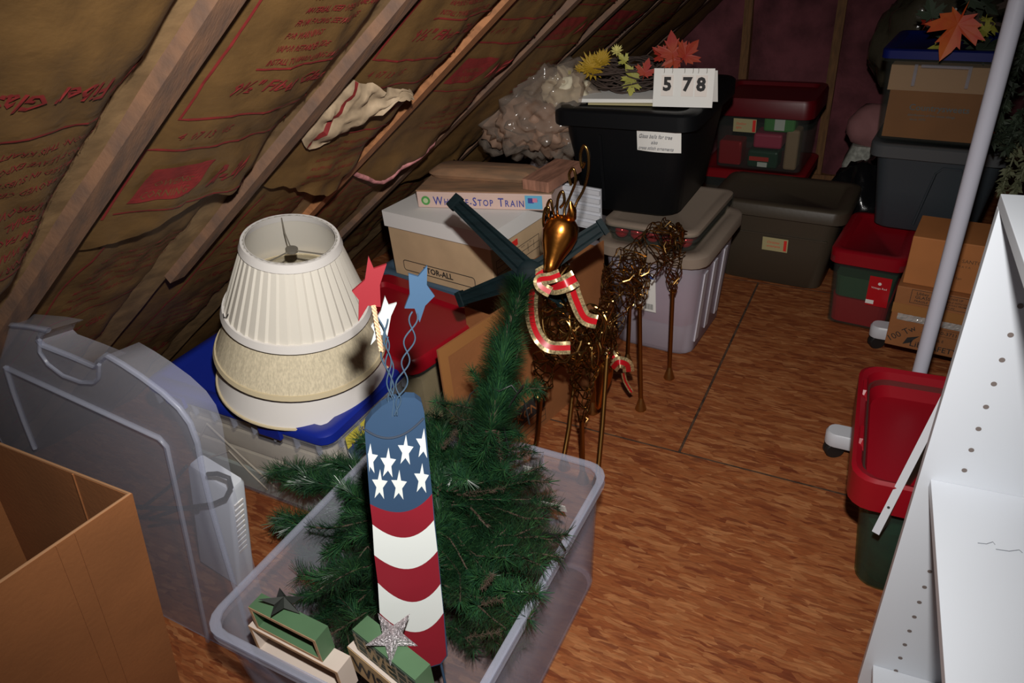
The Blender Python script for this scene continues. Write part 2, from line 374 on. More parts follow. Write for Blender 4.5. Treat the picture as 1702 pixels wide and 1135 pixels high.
for i in range(-1, 11):
    y = R0 + RS * i; lo = {-1: 0.1, 0: 0.30, 1: 0.845, 2: 0.775}.get(i, 0.55); hw = 0.022 + (0.006 if i == 0 else 0)
    pr = 0.040 if i in (0, 1) else 0.036
    mb = MB(); sec = 24; loops = []
    for a in range(sec + 1):
        z = lo + (2.12 - lo) * a / sec; j = 0.0025 * nz(z * 5, i * 3, 0, 1)
        loops.append([RP(y - hw + j, z, -0.1), RP(y + hw + j, z, -0.1), RP(y + hw + j, z, pr), RP(y - hw + j + 0.002, z, pr)])
    mb.loft(loops); mb.build('rafter', wood if i == 0 else (woodo if i in (2,) else wood), ceil)
# torn paper curl hanging off the third batt
mb = MB(); vs = []; NA, NB = 32, 16
for a in range(NA + 1):
    for b in range(NB + 1):
        s_, r_ = a / NA, b / NB
        t = 0.02 + 0.62 * s_; z = 1.262 - 0.05 * s_ - (0.115 * math.sin(PI * min(1, s_ * 1.2 + .08)) ** 0.7 + 0.01) * r_ + 0.006 * nz(s_ * 7, 1, 1)
        vs.append(BP(2, t, z, False, 0.006 + 0.022 * math.sin(PI * r_ * 0.8) + 0.016 * nz(s_ * 6, r_ * 5, 2) + 0.008 * nz(s_ * 16, r_ * 9, 7)))
mb.add(vs, [(a * (NB + 1) + b, a * (NB + 1) + b + 1, (a + 1) * (NB + 1) + b + 1, (a + 1) * (NB + 1) + b) for a in range(NA) for b in range(NB)])
tc_ = mb.build('torn_paper_curl', torn_m, ceil, smooth=60)
m2 = MB(); vv = [V(v) + RN * 0.0015 for v in mb.v[9 * (NB + 1):11 * (NB + 1)]]; m2.add(vv, [(k, k + 1, NB + 2 + k, NB + 1 + k) for k in range(NB)]); m2.build('red_printing', ink, tc_)
# red printing that follows the paper
def conf_text(mb, i, s, t0, z0, size, bold=0.0, flip=False, wide=1.0, lower=False, slant=0.12):
    vs, fs, w_ = text_geo(s, bold, 1)
    out = []
    for v in vs:
        x = v.x * size * wide + v.y * size * slant; y = v.y * size
        if flip: t = t0 - x / RS; z = z0 - y * 0.67
        else: t = t0 + x / RS; z = z0 + y * 0.67
        out.append(BP(i, t, z - 0.0, lower, 0.0034))
    good = [f for f in fs if all(0.1 < (0.5 if False else 1) and True for _ in f)]
    mb.add(out, good)
def conf_line(mb, i, pts, wd=0.004, lower=False):
    dense = []
    for (a, b), (c, d) in zip(pts, pts[1:]):
        n = max(2, int(max(abs(c - a) * 30, abs(d - b) * 60)))
        dense += [(a + (c - a) * k / n, b + (d - b) * k / n) for k in range(n)]
    dense.append(pts[-1])
    vs = []
    for k, (t, z) in enumerate(dense):
        a = dense[max(0, k - 1)]; c = dense[min(len(dense) - 1, k + 1)]
        dx, dz = (c[0] - a[0]) * RS, (c[1] - a[1]) * 1.5; l = math.hypot(dx, dz) or 1
        nx, ny = -dz / l * wd / 2, dx / l * wd / 2
        vs += [BP(i, t + nx / RS, z + ny / 1.5, lower, 0.0032), BP(i, t - nx / RS, z - ny / 1.5, lower, 0.0032)]
    mb.add(vs, [(2 * k, 2 * k + 1, 2 * k + 3, 2 * k + 2) for k in range(len(dense) - 1)])
CAUT = ['CAUTION: THIS KRAFT FACING WILL BURN', 'DO NOT LEAVE EXPOSED. FACING MUST BE', 'INSTALLED IN SUBSTANTIAL CONTACT WITH',
        'AN APPROVED CEILING, FLOOR OR WALL', 'MATERIAL. KEEP OPEN FLAME AWAY', 'FROM FACING. SEE PACKAGE', 'FOR WARNINGS', 'VAPOR RETARDER SIDE', 'INSTALL TOWARD LIVING SPACE']
for i in range(-1, 7):
    mb = MB()
    if i == 0:      # upside-down print on the near left batt
        conf_text(mb, i, '9½" Fiber Glass Insulation', 0.88, 1.405, 0.046, 0.02, True, 0.78)
        conf_line(mb, i, [(0.88, 1.345), (0.1, 1.345)])
        for k, s_ in enumerate(CAUT[:4]): conf_text(mb, i, s_, 0.86, 1.325 - 0.019 * k, 0.016, 0.004, True, 0.95)
        for k, s_ in enumerate(CAUT[3:8]): conf_text(mb, i, s_, 0.84, 1.238 - 0.021 * k, 0.022, 0.012, True, 0.85)
        conf_line(mb, i, [(0.86, 1.135), (0.1, 1.135)])
    else:
        z0 = 0.0 if i in (1, 2, 3) else (-0.02 if i % 2 else 0.02)
        conf_line(mb, i, [(0.20, 1.52 + z0), (0.20, 1.285 + z0), (0.88, 1.275 + z0)], 0.005)
        for k, s_ in enumerate(CAUT[:9]): conf_text(mb, i, s_, 0.42 - 0.005 * k, 1.490 + z0 - 0.0165 * k, 0.0165, 0.012 if k > 1 else 0.02, False, 0.62)
        conf_line(mb, i, [(0.36, 1.352 + z0), (0.90, 1.352 + z0)])
        conf_text(mb, i, '9½" Fiber Glass', 0.31, 1.318 + z0, 0.038, 0.02, False, 0.85, slant=0.2)
        conf_text(mb, i, '4  07 13   05', 0.24, 1.252 + z0, 0.026, 0.0, False, 0.75)
        conf_line(mb, i, [(0.17, 1.04 if i > 1 else 1.12), (0.17, 1.235 + z0), (0.88, 1.225 + z0)], 0.005)
        # logo block and R-30
        lg = [(0.225, 1.145), (0.47, 1.145), (0.50, 1.20), (0.255, 1.20)]
        vs = []; nA, nB = 20, 10
        for a in range(nA + 1):
            for b in range(nB + 1):
                u_, v_ = a / nA, b / nB
                vs.append(BP(i, 0.225 + 0.245 * u_ + 0.03 * v_, 1.145 + z0 + 0.055 * v_, False, 0.0032))
        skip = {(6, 2), (7, 3)}
        mb.add(vs, [(a * (nB + 1) + b, (a + 1) * (nB + 1) + b, (a + 1) * (nB + 1) + b + 1, a * (nB + 1) + b + 1) for a in range(nA) for b in range(nB)])
        conf_text(mb, i, 'R-30', 0.53, 1.152 + z0, 0.070, 0.03, False, 0.55, slant=0.3)
        conf_line(mb, i, [(0.20, 1.128 + z0), (0.90, 1.120 + z0)])
        if i == 22:
            conf_line(mb, i, [(0.52, 1.075), (0.70, 1.11), (0.62, 1.072), (0.52, 1.075)], 0.004)
        if i >= 2:
            for k, s_ in enumerate(CAUT[:6]): conf_text(mb, i, s_, 0.40, 1.100 - 0.0155 * k, 0.0125, 0.006, False, 0.75)
    mb.build('red_printing', ink, ceil)
    if i != 0:
        mb = MB(); vs_ = MB()
        conf_text(vs_, i, 'OWENS', 0.29, 1.168 + z0, 0.022, 0.0, False, 0.9); conf_text(vs_, i, 'CORNING', 0.255, 1.151 + z0, 0.022, 0.0, False, 0.9)
        vs_.v = [tuple(V(p) + RN * 0.0012) for p in vs_.v]
        vs_.build('logo_lettering', kraft, ceil)
    # lower batts
    mb = MB(); ez = ENDZ[i]
    a0 = ez - 0.06
    conf_line(mb, i, [(0.30, a0 + 0.05), (0.27, a0 - 0.14), (0.24, a0 - 0.42)], 0.005, True)
    for k, s_ in enumerate(CAUT[:7]): conf_text(mb, i, s_, 0.36, a0 - 0.02 * k, 0.0145, 0.008, False, 0.8, True)
    conf_line(mb, i, [(0.30, a0 - 0.15), (0.9, a0 - 0.14)], 0.004, True)
    conf_text(mb, i, '9½" Fiber Glass', 0.34, a0 - 0.20, 0.036, 0.006, False, 0.7, True)
    for k, s_ in enumerate(CAUT[:8]): conf_text(mb, i, s_, 0.32, a0 - 0.26 - 0.021 * k, 0.015, 0.008, False, 0.8, True)
    conf_text(mb, i, 'R-30', 0.56, a0 - 0.50, 0.06, 0.03, False, 0.6, True)
    mb.build('red_printing', ink, ceil)

# ---- back wall: pink insulation between studs
wb = bpy.data.objects.new('wall_back', None); C.objects.link(wb); struct(wb)
WY = 4.3
MB().box(-3.0, 2.6, WY + 0.12, WY + 0.14, -0.05, 2.4).build('sheathing', deck, wb)
sx = [-0.853 + 0.464 * k for k in range(-4, 7)]
for k, x in enumerate(sx):
    MB().box(x - 0.022, x + 0.022, WY - 0.0, WY + 0.11, 0.0, 2.3).build('stud', studm, wb)
    mb = MB(); vs = []; A, B = 14, 60
    for a in range(A + 1):
        for b in range(B + 1):
            u_ = a / A; z = 2.3 * b / B
            vs.append((x + 0.022 + 0.42 * u_, WY + 0.045 - 0.035 * math.sin(PI * u_) ** 0.5 - 0.03 * nz(u_ * 3 + k * 4, z * 4, 0.5) - 0.015 * nz(u_ * 8 + k, z * 11, 2.5), z))
    mb.add(vs, [(a * (B + 1) + b, (a + 1) * (B + 1) + b, (a + 1) * (B + 1) + b + 1, a * (B + 1) + b + 1) for a in range(A) for b in range(B)])
    mb.build('insulation_panel', pink, wb, smooth=60)
MB().box(-3.0, 2.6, WY - 0.01, WY + 0.11, -0.0, 0.04).build('sole_plate', studm, wb)

# ================================================================ CONTAINERS
def tote(t, W_, D, Hh, body, top=0.9, r=0.04, th=0.003, flange=0.012, ribs=0, ribm=None, handle=True, name='body', closed_top=False):
    """tapered open tub with a rolled rim; the base is 'top' times the rim size"""
    mb = MB(); b = top
    def L(f, z, e=0.0): return rr(W_ * f + e, D * f + e, r, z)
    mb.loft([L(b, 0.0, -0.02), L(b, 0.008), L(b + (1 - b) * 0.5, Hh * 0.5), L(1, Hh - 0.022), L(1, Hh - 0.022, 2 * flange), L(1, Hh, 2 * flange), L(1, Hh, -2 * th), L(1, Hh - 0.022, -2 * th), L(b, 0.010, -2 * th)])
    bo = mb.build(name, body, t, smooth=50)
    if ribs:
        for s_ in range(ribs):
            x = -W_ / 2 + W_ * (s_ + 0.5) / ribs
            for sy in (-1, 1):
                m = MB(); y1 = sy * D / 2; y0 = sy * D / 2 * (1 + 0.0)
                m.loft([[V((x - 0.006, y1 * 0.985, Hh * 0.80)), V((x + 0.006, y1 * 0.985, Hh * 0.80)), V((x + 0.006, y1 + sy * 0.002, Hh * 0.80)), V((x - 0.006, y1 + sy * 0.002, Hh * 0.80))],
                        [V((x - 0.006, y1 * 0.99, Hh - 0.02)), V((x + 0.006, y1 * 0.99, Hh - 0.02)), V((x + 0.006, y1 + sy * flange, Hh - 0.02)), V((x - 0.006, y1 + sy * flange, Hh - 0.02))]])
                m.build('rib', ribm or body, t)
    return bo
def lid(t, W_, D, z, mat, r=0.04, skirt=0.028, rise=0.012, inset=0.06, dip=0.008, name='lid', parent=None, ribs=0):
    def L(e, zz): return rr(W_ - e, D - e, max(0.012, r - e / 4), z + zz)
    mb = MB()
    mb.loft([L(0.07, -0.004), L(0.012, -0.004), L(0.006, -skirt), L(0, -skirt), L(0, rise * 0.5), L(0.014, rise), L(inset, rise), L(inset + 0.02, rise - dip)])
    o = mb.build(name, mat, parent or t, smooth=45)
    return o

# ---- 1 blue-lidded clear storage box with cream fabric
bb = thing('storage_box', (-1.55, 1.225, 0), 0, 'clear plastic storage box with a blue lid holding cream fabric, under the lampshades', 'storage box')
BW, BD, BH = 0.70, 0.385, 0.36
tote(bb, BW, BD, BH, clear, 0.93, 0.05, ribs=0)
for x in [-0.32 + 0.08 * k for k in range(9)]:
    MB().box(x - 0.0025, x + 0.0025, -BD / 2 - 0.013, -BD / 2 + 0.002, BH - 0.055, BH - 0.018).build('rib', milkrim, bb)
for y in [-0.15 + 0.075 * k for k in range(5)]:
    MB().box(BW / 2 - 0.002, BW / 2 + 0.013, y - 0.0025, y + 0.0025, BH - 0.055, BH - 0.018).build('rib', milkrim, bb)
lid(bb, BW + 0.03, BD + 0.03, BH + 0.006, blue, 0.04, skirt=0.018, rise=0.014, inset=0.08, dip=0.010)
for sx_, n_ in ((-0.22, 0), (0.16, 1)):
    MB().box(sx_ - 0.04, sx_ + 0.04, -BD / 2 - 0.024, -BD / 2 - 0.012, BH - 0.030, BH + 0.006).build('latch', blue, bb)
mb = MB()      # folded cream fabric inside
for k in range(4):
    z0 = 0.012 + 0.075 * k; e = 0.01 * k
    mb.loft([rr(BW * 0.88 - e, BD * 0.84 - e, 0.03, z0 + 0.004), rr(BW * 0.90 - e, BD * 0.87 - e, 0.04, z0 + 0.035), rr(BW * 0.88 - e, BD * 0.84 - e, 0.03, z0 + 0.070)])
fab = mb.build('folded_fabric', fabric, None, smooth=60, loc=(-1.55, 1.225, 0.0)); tag(fab, 'folded cream fabric packed inside the clear box with the blue lid', 'fabric')
mb = MB(); mb.loft([rr(BW * 0.885, BD * 0.86, 0.03, 0.006), rr(BW * 0.90, BD * 0.875, 0.04, 0.03), rr(BW * 0.902, BD * 0.876, 0.04, 0.095)])
o = mb.build('pale_green_cloth', fabg, fab, smooth=60); 
mb = MB()
for (x0, z0, x1, z1) in ((-0.30, 0.10, -0.18, 0.24), (-0.18, 0.24, 0.05, 0.05), (-0.28, 0.06, -0.12, 0.15), (-0.12, 0.15, 0.0, 0.03)):
    mb.tube([(x0, -BD * 0.438, z0), ((x0 + x1) / 2, -BD * 0.443, (z0 + z1) / 2), (x1, -BD * 0.438, z1)], 0.003, 5)
mb.build('fabric_fold', fabric, fab, smooth=60)
M = frame(V((BW / 2 + 0.0015, -0.13, 0.22)), (0, 1, 0), (0, 0, 1))
card_piece('label', 0.15, 0.10, M, slate, bb); card_piece('label', 0.15, 0.04, M @ Matrix.Translation((0, 0.06, 0.0008)), yellab, bb)
text_obj('label_lettering', [('Storage', 0.055, 0.072, 0.028), ('11', 0.012, 0.045, 0.03)], M @ Matrix.Translation((0, 0, 0.0016)), inkn, bb, bold=0.02)

# ---- lampshades, nested, leaning a little
AX = Quaternion((0, 1, 0), math.radians(13)) @ Quaternion((1, 0, 0), math.radians(2))
LB = V((-1.425, 1.220, 0.413))
def shade(name, label, z0, z1, r0, r1, mat, trim, pleats=0, spider=False):
    t = thing(name, LB, 0, label, 'lampshade', 'lampshades nested in one stack')
    t.rotation_mode = 'QUATERNION'; t.rotation_quaternion = AX
    n = 160 if pleats else 64; mb = MB()
    def ring(r, z, amp=0.0):
        out = []
        for i in range(n):
            a = 2 * PI * i / n; ph = (a * pleats / (2 * PI)) % 1.0 if pleats else 0
            f = amp * (ph if ph < 0.85 else (1 - ph) / 0.15 * 0.85)
            rr_ = r + f; out.append(V((rr_ * math.cos(a), rr_ * math.sin(a), z)))
        return out
    am = 0.0045 * (1 if spider else 0.35)
    mb.loft([ring(r0, z0, am), ring(r1, z1, am), ring(r1 - 0.002, z1), ring(r0 - 0.002, z0)], False, False, closed=True)
    mb.build('shade_panel', mat, t, smooth=20 if pleats else 50)
    for r_, z_ , s_ in ((r0, z0, 1), (r1, z1, -1)):
        m = MB(); e = 0.0035 + am; hh = 0.020 if spider else (0.012 if pleats else 0.004)
        dr = (r1 - r0) / (z1 - z0) * hh * s_
        m.lathe([(r_ + e, z_), (r_ + e + dr, z_ + hh * s_), (r_ - 0.003 + dr, z_ + hh * s_), (r_ - 0.003, z_)], 64, False, False)
        m.v += []; nv = 64
        m.add([], [])
        m.f += [tuple((3 * nv + i, 3 * nv + (i + 1) % nv, (i + 1) % nv, i)) for i in range(nv)]; m.m += [0] * nv
        m.build('trim_band', trim, t, smooth=50)
    if spider:
        m = MB(); zc = z1 - 0.035
        for a in (0.4, 0.4 + 2 * PI / 3, 0.4 + 4 * PI / 3):
            m.tube([(0.012 * math.cos(a), 0.012 * math.sin(a), zc), ((r1 - 0.03) * math.cos(a), (r1 - 0.03) * math.sin(a), zc), (r1 * math.cos(a), r1 * math.sin(a), z1 - 0.004)], 0.002, 6)
        m.lathe([(0.007, zc - 0.004), (0.016, zc - 0.003), (0.016, zc + 0.004), (0.007, zc + 0.005)], 20)
        m.build('spider_fitting', steel, t, smooth=50)
    return t
shade('lampshade', 'plain white drum lampshade at the bottom of the nested stack', 0.0, 0.17, 0.240, 0.176, shadew, shadet)
shade('lampshade', 'cream finely pleated lampshade in the middle of the nested stack', 0.102, 0.305, 0.232, 0.147, shadec, shadet, 110)
tl = shade('lampshade', 'white box-pleated lampshade on top of the nested stack', 0.232, 0.450, 0.192, 0.114, shadep, shadew, 40, True)
m = MB(); m.tube([(-0.105, -0.160, 0.262), (-0.09, -0.172, 0.264), (-0.075, -0.176, 0.274), (-0.067, -0.176, 0.288)], 0.0012, 5)
m.build('loose_thread', inkb, tl)

# ---- red-lidded box behind the lampshades
t = thing('storage_box', (-1.355, 1.585, 0), math.radians(-11), 'clear storage box with a red lid wedged between the lampshades and the brown carton flap', 'storage box')
tote(t, 0.50, 0.34, 0.385, smoke, 0.92, 0.04)
lid(t, 0.53, 0.39, 0.40, red, 0.05, skirt=0.03, rise=0.018, inset=0.11, dip=0.014)
MB().box(0.235, 0.262, -0.05, 0.05, 0.34, 0.40).build('latch', red, t)
o = MB().box(-0.215, 0.215, -0.14, 0.14, 0.012, 0.30).build('packed_carton', cardl, None, loc=(-1.36, 1.60, 0), rot=(0, 0, math.radians(-9))); tag(o, 'pale carton packed inside the red-lidded box behind the lampshades', 'carton')

# ---- slate tote carrying the file box
t = thing('storage_tote', (-1.345, 1.99, 0), math.radians(-8), 'slate blue lidded tote under the white-lidded file box', 'storage tote')
tote(t, 0.50, 0.32, 0.385, grayt, 0.88, 0.05)
lid(t, 0.55, 0.36, 0.395, slate, 0.05, skirt=0.03)

# ---- pale tub with a slate blue rim glimpsed behind the carton
t = thing('plastic_tub', (-0.955, 1.86, 0), 0, 'pale grey tub with a blue rim behind the upper edge of the big open carton', 'tub')
mb = MB(); mb.lathe([(0.075, 0), (0.092, 0.37)], 28, True, False); mb.lathe([(0.073, 0.004), (0.089, 0.37)], 28, True, False)
mb.build('body', whitep, t, smooth=50)
MB().lathe([(0.0, 0.372), (0.096, 0.372), (0.096, 0.392), (0.09, 0.396), (0.0, 0.396)], 28, False, False).build('rim', slate, t, smooth=50)

# ---- closed cartons helper
def carton(t, W_, D, Hh, mat, seam=True, tp=None):
    o = MB().box(-W_ / 2, W_ / 2, -D / 2, D / 2, 0, Hh).build('carton_body', mat, t)
    bv = o.modifiers.new('b', 'BEVEL'); bv.width = 0.003; bv.segments = 2
    if tp:
        MB().box(-W_ / 2 - 0.0015, W_ / 2 + 0.0015, -0.025, 0.025, Hh - 0.06, Hh + 0.0012).build('tape', tp, t)
    return o

# ---- file storage box with white lid
fb = thing('file_box', (-1.292, 1.962, 0.408), math.radians(-8), 'cardboard file storage box with a white lift-off lid and black STOR-ALL print', 'box')
FW, FD, FH = 0.455, 0.30, 0.232
carton(fb, FW, FD, FH, cardl)
def shell_lid(t, W_, D, z0, z1, mat):
    MB().loft([rr(W_ - 0.008, D - 0.008, 0.002, z1 - 0.004, 2), rr(W_ - 0.008, D - 0.008, 0.002, z0, 2), rr(W_, D, 0.004, z0, 2), rr(W_, D, 0.004, z1, 2)]).build('lid', mat, t)
shell_lid(fb, FW + 0.018, FD + 0.018, FH - 0.043, FH + 0.012, whitec)
M = frame(V((-FW / 2, -FD / 2, 0)), (1, 0, 0), (0, 0, 1))
mb = MB()
def round_rect_line(mb, x0, x1, y0, y1, r, t, M):
    o_ = rr(x1 - x0, y1 - y0, r, 0.001, 6, (x0 + x1) / 2, (y0 + y1) / 2); i_ = rr(x1 - x0 - 2 * t, y1 - y0 - 2 * t, r - t, 0.001, 6, (x0 + x1) / 2, (y0 + y1) / 2)
    n = len(o_); mb.add([M @ p for p in o_ + i_], [(k, (k + 1) % n, n + (k + 1) % n, n + k) for k in range(n)])
round_rect_line(mb, 0.048, 0.375, 0.025, 0.067, 0.012, 0.003, M)
add_text(mb, 'STOR-ALL', M @ Matrix.Translation((0.21, 0.036, 0)), 0.030, 0.03, 0.5)
mb.build('lettering', inkb, fb)
M = frame(V((FW / 2, -FD / 2, 0)), (0, 1, 0), (0, 0, 1))
mb = MB(); rect_line(mb, 0.02, 0.27, 0.085, 0.135, 0.002, M)
for x in (0.085, 0.15, 0.20, 0.235): quad(mb, x, x + 0.002, 0.095, 0.125, M)
quad(mb, 0.02, 0.27, 0.108, 0.110, M)
for x, s_ in ((0.03, 'CONTENTS'), (0.16, 'FROM'), (0.21, 'TO')): add_text(mb, s_, M @ Matrix.Translation((x, 0.123, 0)), 0.008)
add_text(mb, 'STORAGE', M @ Matrix.Translation((0.07, 0.075, 0)), 0.009); quad(mb, 0.268, 0.27, 0.02, 0.135, M)
mb.build('form_lines', inkb, fb)
card_piece('red_sticker', 0.055, 0.022, frame(V((FW / 2, -0.06, 0.142)), (0, 1, 0.05), (0, -0.05, 1)), redlabel, fb)
text_obj('sticker_number', [('7', 0.014, 0.004, 0.02)], frame(V((FW / 2 + 0.0013, -0.06, 0.142)), (0, 1, 0), (0, 0, 1)), inkb, fb)

# ---- things stacked on the file box
tb = thing('game_box', (-1.225, 2.065, 0.6535), math.radians(12), 'flat pink WHISTLE-STOP TRAIN toy box with a brown worn lid', 'game box')
TW, TD, THh = 0.475, 0.24, 0.056
carton(tb, TW, TD, THh, mk('game_box_side', (0.62, 0.44, 0.38), 0.6))
MB().box(-TW / 2 - 0.002, TW / 2 + 0.002, -TD / 2 + 0.004, TD / 2 + 0.002, THh, THh + 0.004).build('lid_top', cardsplit, tb)
M = frame(V((-TW / 2, -TD / 2 - 0.001, 0)), (1, 0, 0), (0, 0, 1)); mb = MB(); x = 0.060
for wd_ in ('WHISTLE-STOP', 'TRAIN'):
    for i_, ch in enumerate(wd_):
        big = i_ == 0 or (wd_[0:1] == 'W' and i_ == 8)
        sz = 0.042 if big else 0.032
        vs_, fs_, w_ = text_geo(ch, 0.012)
        add_text(mb, ch, M @ Matrix.Translation((x, 0.012, 0)), sz, 0.012, 0, 0.78); x += w_ * sz * 0.78 + 0.0035
    x += 0.014
mb.build('lettering', inkn, tb)
MB().prism([(0.016 * math.cos(a * PI / 12), 0.016 * math.sin(a * PI / 12)) for a in range(24)], 0.0008, M @ Matrix.Translation((0.032, 0.026, 0))).build('round_emblem', green, tb)
MB().prism([(0.009 * math.cos(a * PI / 8), 0.009 * math.sin(a * PI / 8)) for a in range(16)], 0.0014, M @ Matrix.Translation((0.032, 0.026, 0))).build('emblem_centre', mk('pale_green_print', (0.45, 0.55, 0.3), 0.6), tb)
card_piece('picture', 0.058, 0.046, M @ Matrix.Translation((0.385, 0.006, 0)), skyb, tb)
mb = MB()
for (a, b, c, d) in ((0.395, 0.415, 0.026, 0.044), (0.408, 0.428, 0.032, 0.038)): quad(mb, a, b, c, d, M, 0.0016)
mb.build('picture_detail', inkn, tb)
card_piece('picture_detail', 0.016, 0.014, M @ Matrix.Translation((0.411, 0.030, 0.0015)), mk('pink_print', (0.6, 0.2, 0.3), 0.6), tb)
o = MB().box(-0.05, 0.05, -0.10, 0.12, 0, 0.035).build('wooden_bracket', mk('reddish_wood', (0.30, 0.14, 0.09), 0.6, var=0.3, vscale=12, stretch=(6, 1, 1)), None, loc=(-1.015, 2.10, 0.7155), rot=(0, 0, math.radians(-6)))
tag(o, 'reddish wood block on the right end of the train game box', 'wood block')
o = MB().loft([rr(0.40, 0.12, 0.05, 0.0, cx=0, cy=0), rr(0.42, 0.13, 0.05, 0.012), rr(0.36, 0.09, 0.04, 0.030)]).build('folded_sheet', cardsplit, None, smooth=40, loc=(-1.27, 2.10, 0.7150), rot=(0, 0, 0.1))
tag(o, 'brown worn folded sheet lying on the train game box', 'sheet')
# white slatted tray to the right of the train box
t = thing('slatted_tray', (-0.955, 2.16, 0.535), math.radians(-10), 'white ribbed plastic tray tipped on edge between the train box and the black tote', 'tray')
MB().box(-0.10, 0.10, 0, 0.008, 0, 0.15).build('tray_back', whitep, t)
for k in range(5): MB().box(-0.10, 0.10, -0.008, 0.0, 0.01 + 0.03 * k, 0.026 + 0.03 * k).build('slat', whitep, t)

# ---- bag of pillows
t = thing('pillow_bag', (-1.22, 2.42, 0.70), 0, 'clear plastic bag stuffed with peach and tan soft things under the slope', 'bag')
def blob(name, mat, c, r, amp, fr, parent, seed=0, sub=4):
    bm = bmesh.new(); bmesh.ops.create_icosphere(bm, subdivisions=sub, radius=1.0)
    for v in bm.verts:
        p = v.co.copy(); k = 1 + amp * noise.noise(p * fr + V((seed, seed, 0))) + amp * 0.6 * abs(noise.noise(p * fr * 2.3 + V((seed, 1, seed))))
        v.co = V((p.x * r[0] * k + c[0], p.y * r[1] * k + c[1], p.z * r[2] * k + c[2]))
    me = bpy.data.meshes.new(name); bm.to_mesh(me); bm.free(); me.materials.append(mat)
    for p in me.polygons: p.use_smooth = True
    o = bpy.data.objects.new(name, me); C.objects.link(o)
    if parent: o.parent = parent
    return o
blob('plastic_film', bagm, (0, 0, 0.17), (0.215, 0.17, 0.17), 0.42, 4.2, t, 3, 5)
for k, (c_, r_, mt) in enumerate((((-0.10, -0.03, 0.13), (0.11, 0.10, 0.10), peach), ((0.05, -0.05, 0.12), (0.12, 0.10, 0.09), peach), ((0.13, 0.0, 0.22), (0.08, 0.08, 0.08), fabric), ((-0.02, 0.03, 0.25), (0.12, 0.09, 0.07), mk('brown_cloth', (0.16, 0.11, 0.07), 0.8)))):
    blob('soft_filling', mt, c_, r_, 0.45, 3.6, t, k * 3 + 1, 4)
o = blob('storage_sack', mk('grey_sack', (0.20, 0.17, 0.18), 0.7, var=0.2), (0, 0, 0), (0.20, 0.2, 0.34), 0.15, 2, None, 8, 3); o.location = (-1.22, 2.62, 0.34)
tag(o, 'dim grey sack under the slope behind the bag of pillows', 'sack')

# ---- big open carton behind the tree
cb = thing('open_carton', (-0.985, 1.70, 0), math.radians(78), 'tall narrow open brown carton with a black label bar behind the green tree', 'carton')
CWi, CDi, CHi = 0.80, 0.17, 0.535
th_ = 0.005
for nm, a in (('panel', (-CWi / 2, CWi / 2, -CDi / 2, -CDi / 2 + th_, 0, CHi)), ('panel', (-0.12, CWi / 2, CDi / 2 - th_, CDi / 2, 0, CHi * 0.93)), ('panel', (-0.12, -0.12 + th_, -CDi / 2 + th_, CDi / 2 - th_, 0, CHi * 0.9)), ('panel', (CWi / 2 - th_, CWi / 2, -CDi / 2 + th_, CDi / 2 - th_, 0, CHi * 0.95))):
    MB().box(*a).build(nm, card, cb)
MB().box(-0.12, CWi / 2, -CDi / 2 + th_, CDi / 2 - th_, 0, th_).build('bottom_panel', card, cb)
M = frame(V((-CWi / 2, -CDi / 2 - 0.0006, 0)), (1, 0, 0), (0, 0, 1))
mb = MB(); quad(mb, 0.0, 0.62, CHi - 0.038, CHi, M, 0.0006); quad(mb, 0, 0.032, 0.15, CHi - 0.038, M, 0.0006); mb.build('tape', tape, cb)
mb = MB(); quad(mb, 0.06, 0.43, 0.075, 0.150, M); mb.build('label_bar', inkb, cb)
text_obj('label_lettering', [('MIZZ ICKCN', 0.245, 0.092, 0.050, dict(align=0.5))], M @ Matrix.Translation((0, 0, 0.0006)), card, cb, bold=0.01)
mb = MB(); rect_line(mb, 0.06, 0.43, 0.02, 0.068, 0.003, M); quad(mb, 0.06, 0.43, 0.042, 0.045, M); mb.build('form_lines', inkbr, cb)
MB().box(0.0, CWi, 0.178, 0.182, 0, 0.001, M=M).build('crease', cardd, cb)
for k in range(7): pass
mb = MB()
for k in range(14): quad(mb, 0.045 + 0.005 * k, 0.0475 + 0.005 * k, 0.19, 0.215, M)
mb.build('barcode', inkb, cb)
# low carton between red box and open carton
t = thing('flat_carton', (-1.10, 1.235, 0.0), math.radians(-10), 'low brown carton with small print between the blue-lidded box and the open carton', 'carton')
carton(t, 0.16, 0.17, 0.22, cardd)
MB().box(-0.085, 0.085, 0.0, 0.004, 0, 0.12, M=Matrix.Translation((0.0, -0.085, 0.22)) @ Matrix.Rotation(math.radians(-70), 4, 'X')).build('flap', cardl, t)
M = frame(V((-0.08, -0.0855, 0)), (1, 0, 0), (0, 0, 1))
text_obj('lettering', [('THIS CARTON', 0.02, 0.17, 0.014), ('RECYCLE', 0.02, 0.15, 0.014), ('BOX 7', 0.03, 0.128, 0.018)], M, inkb, t)

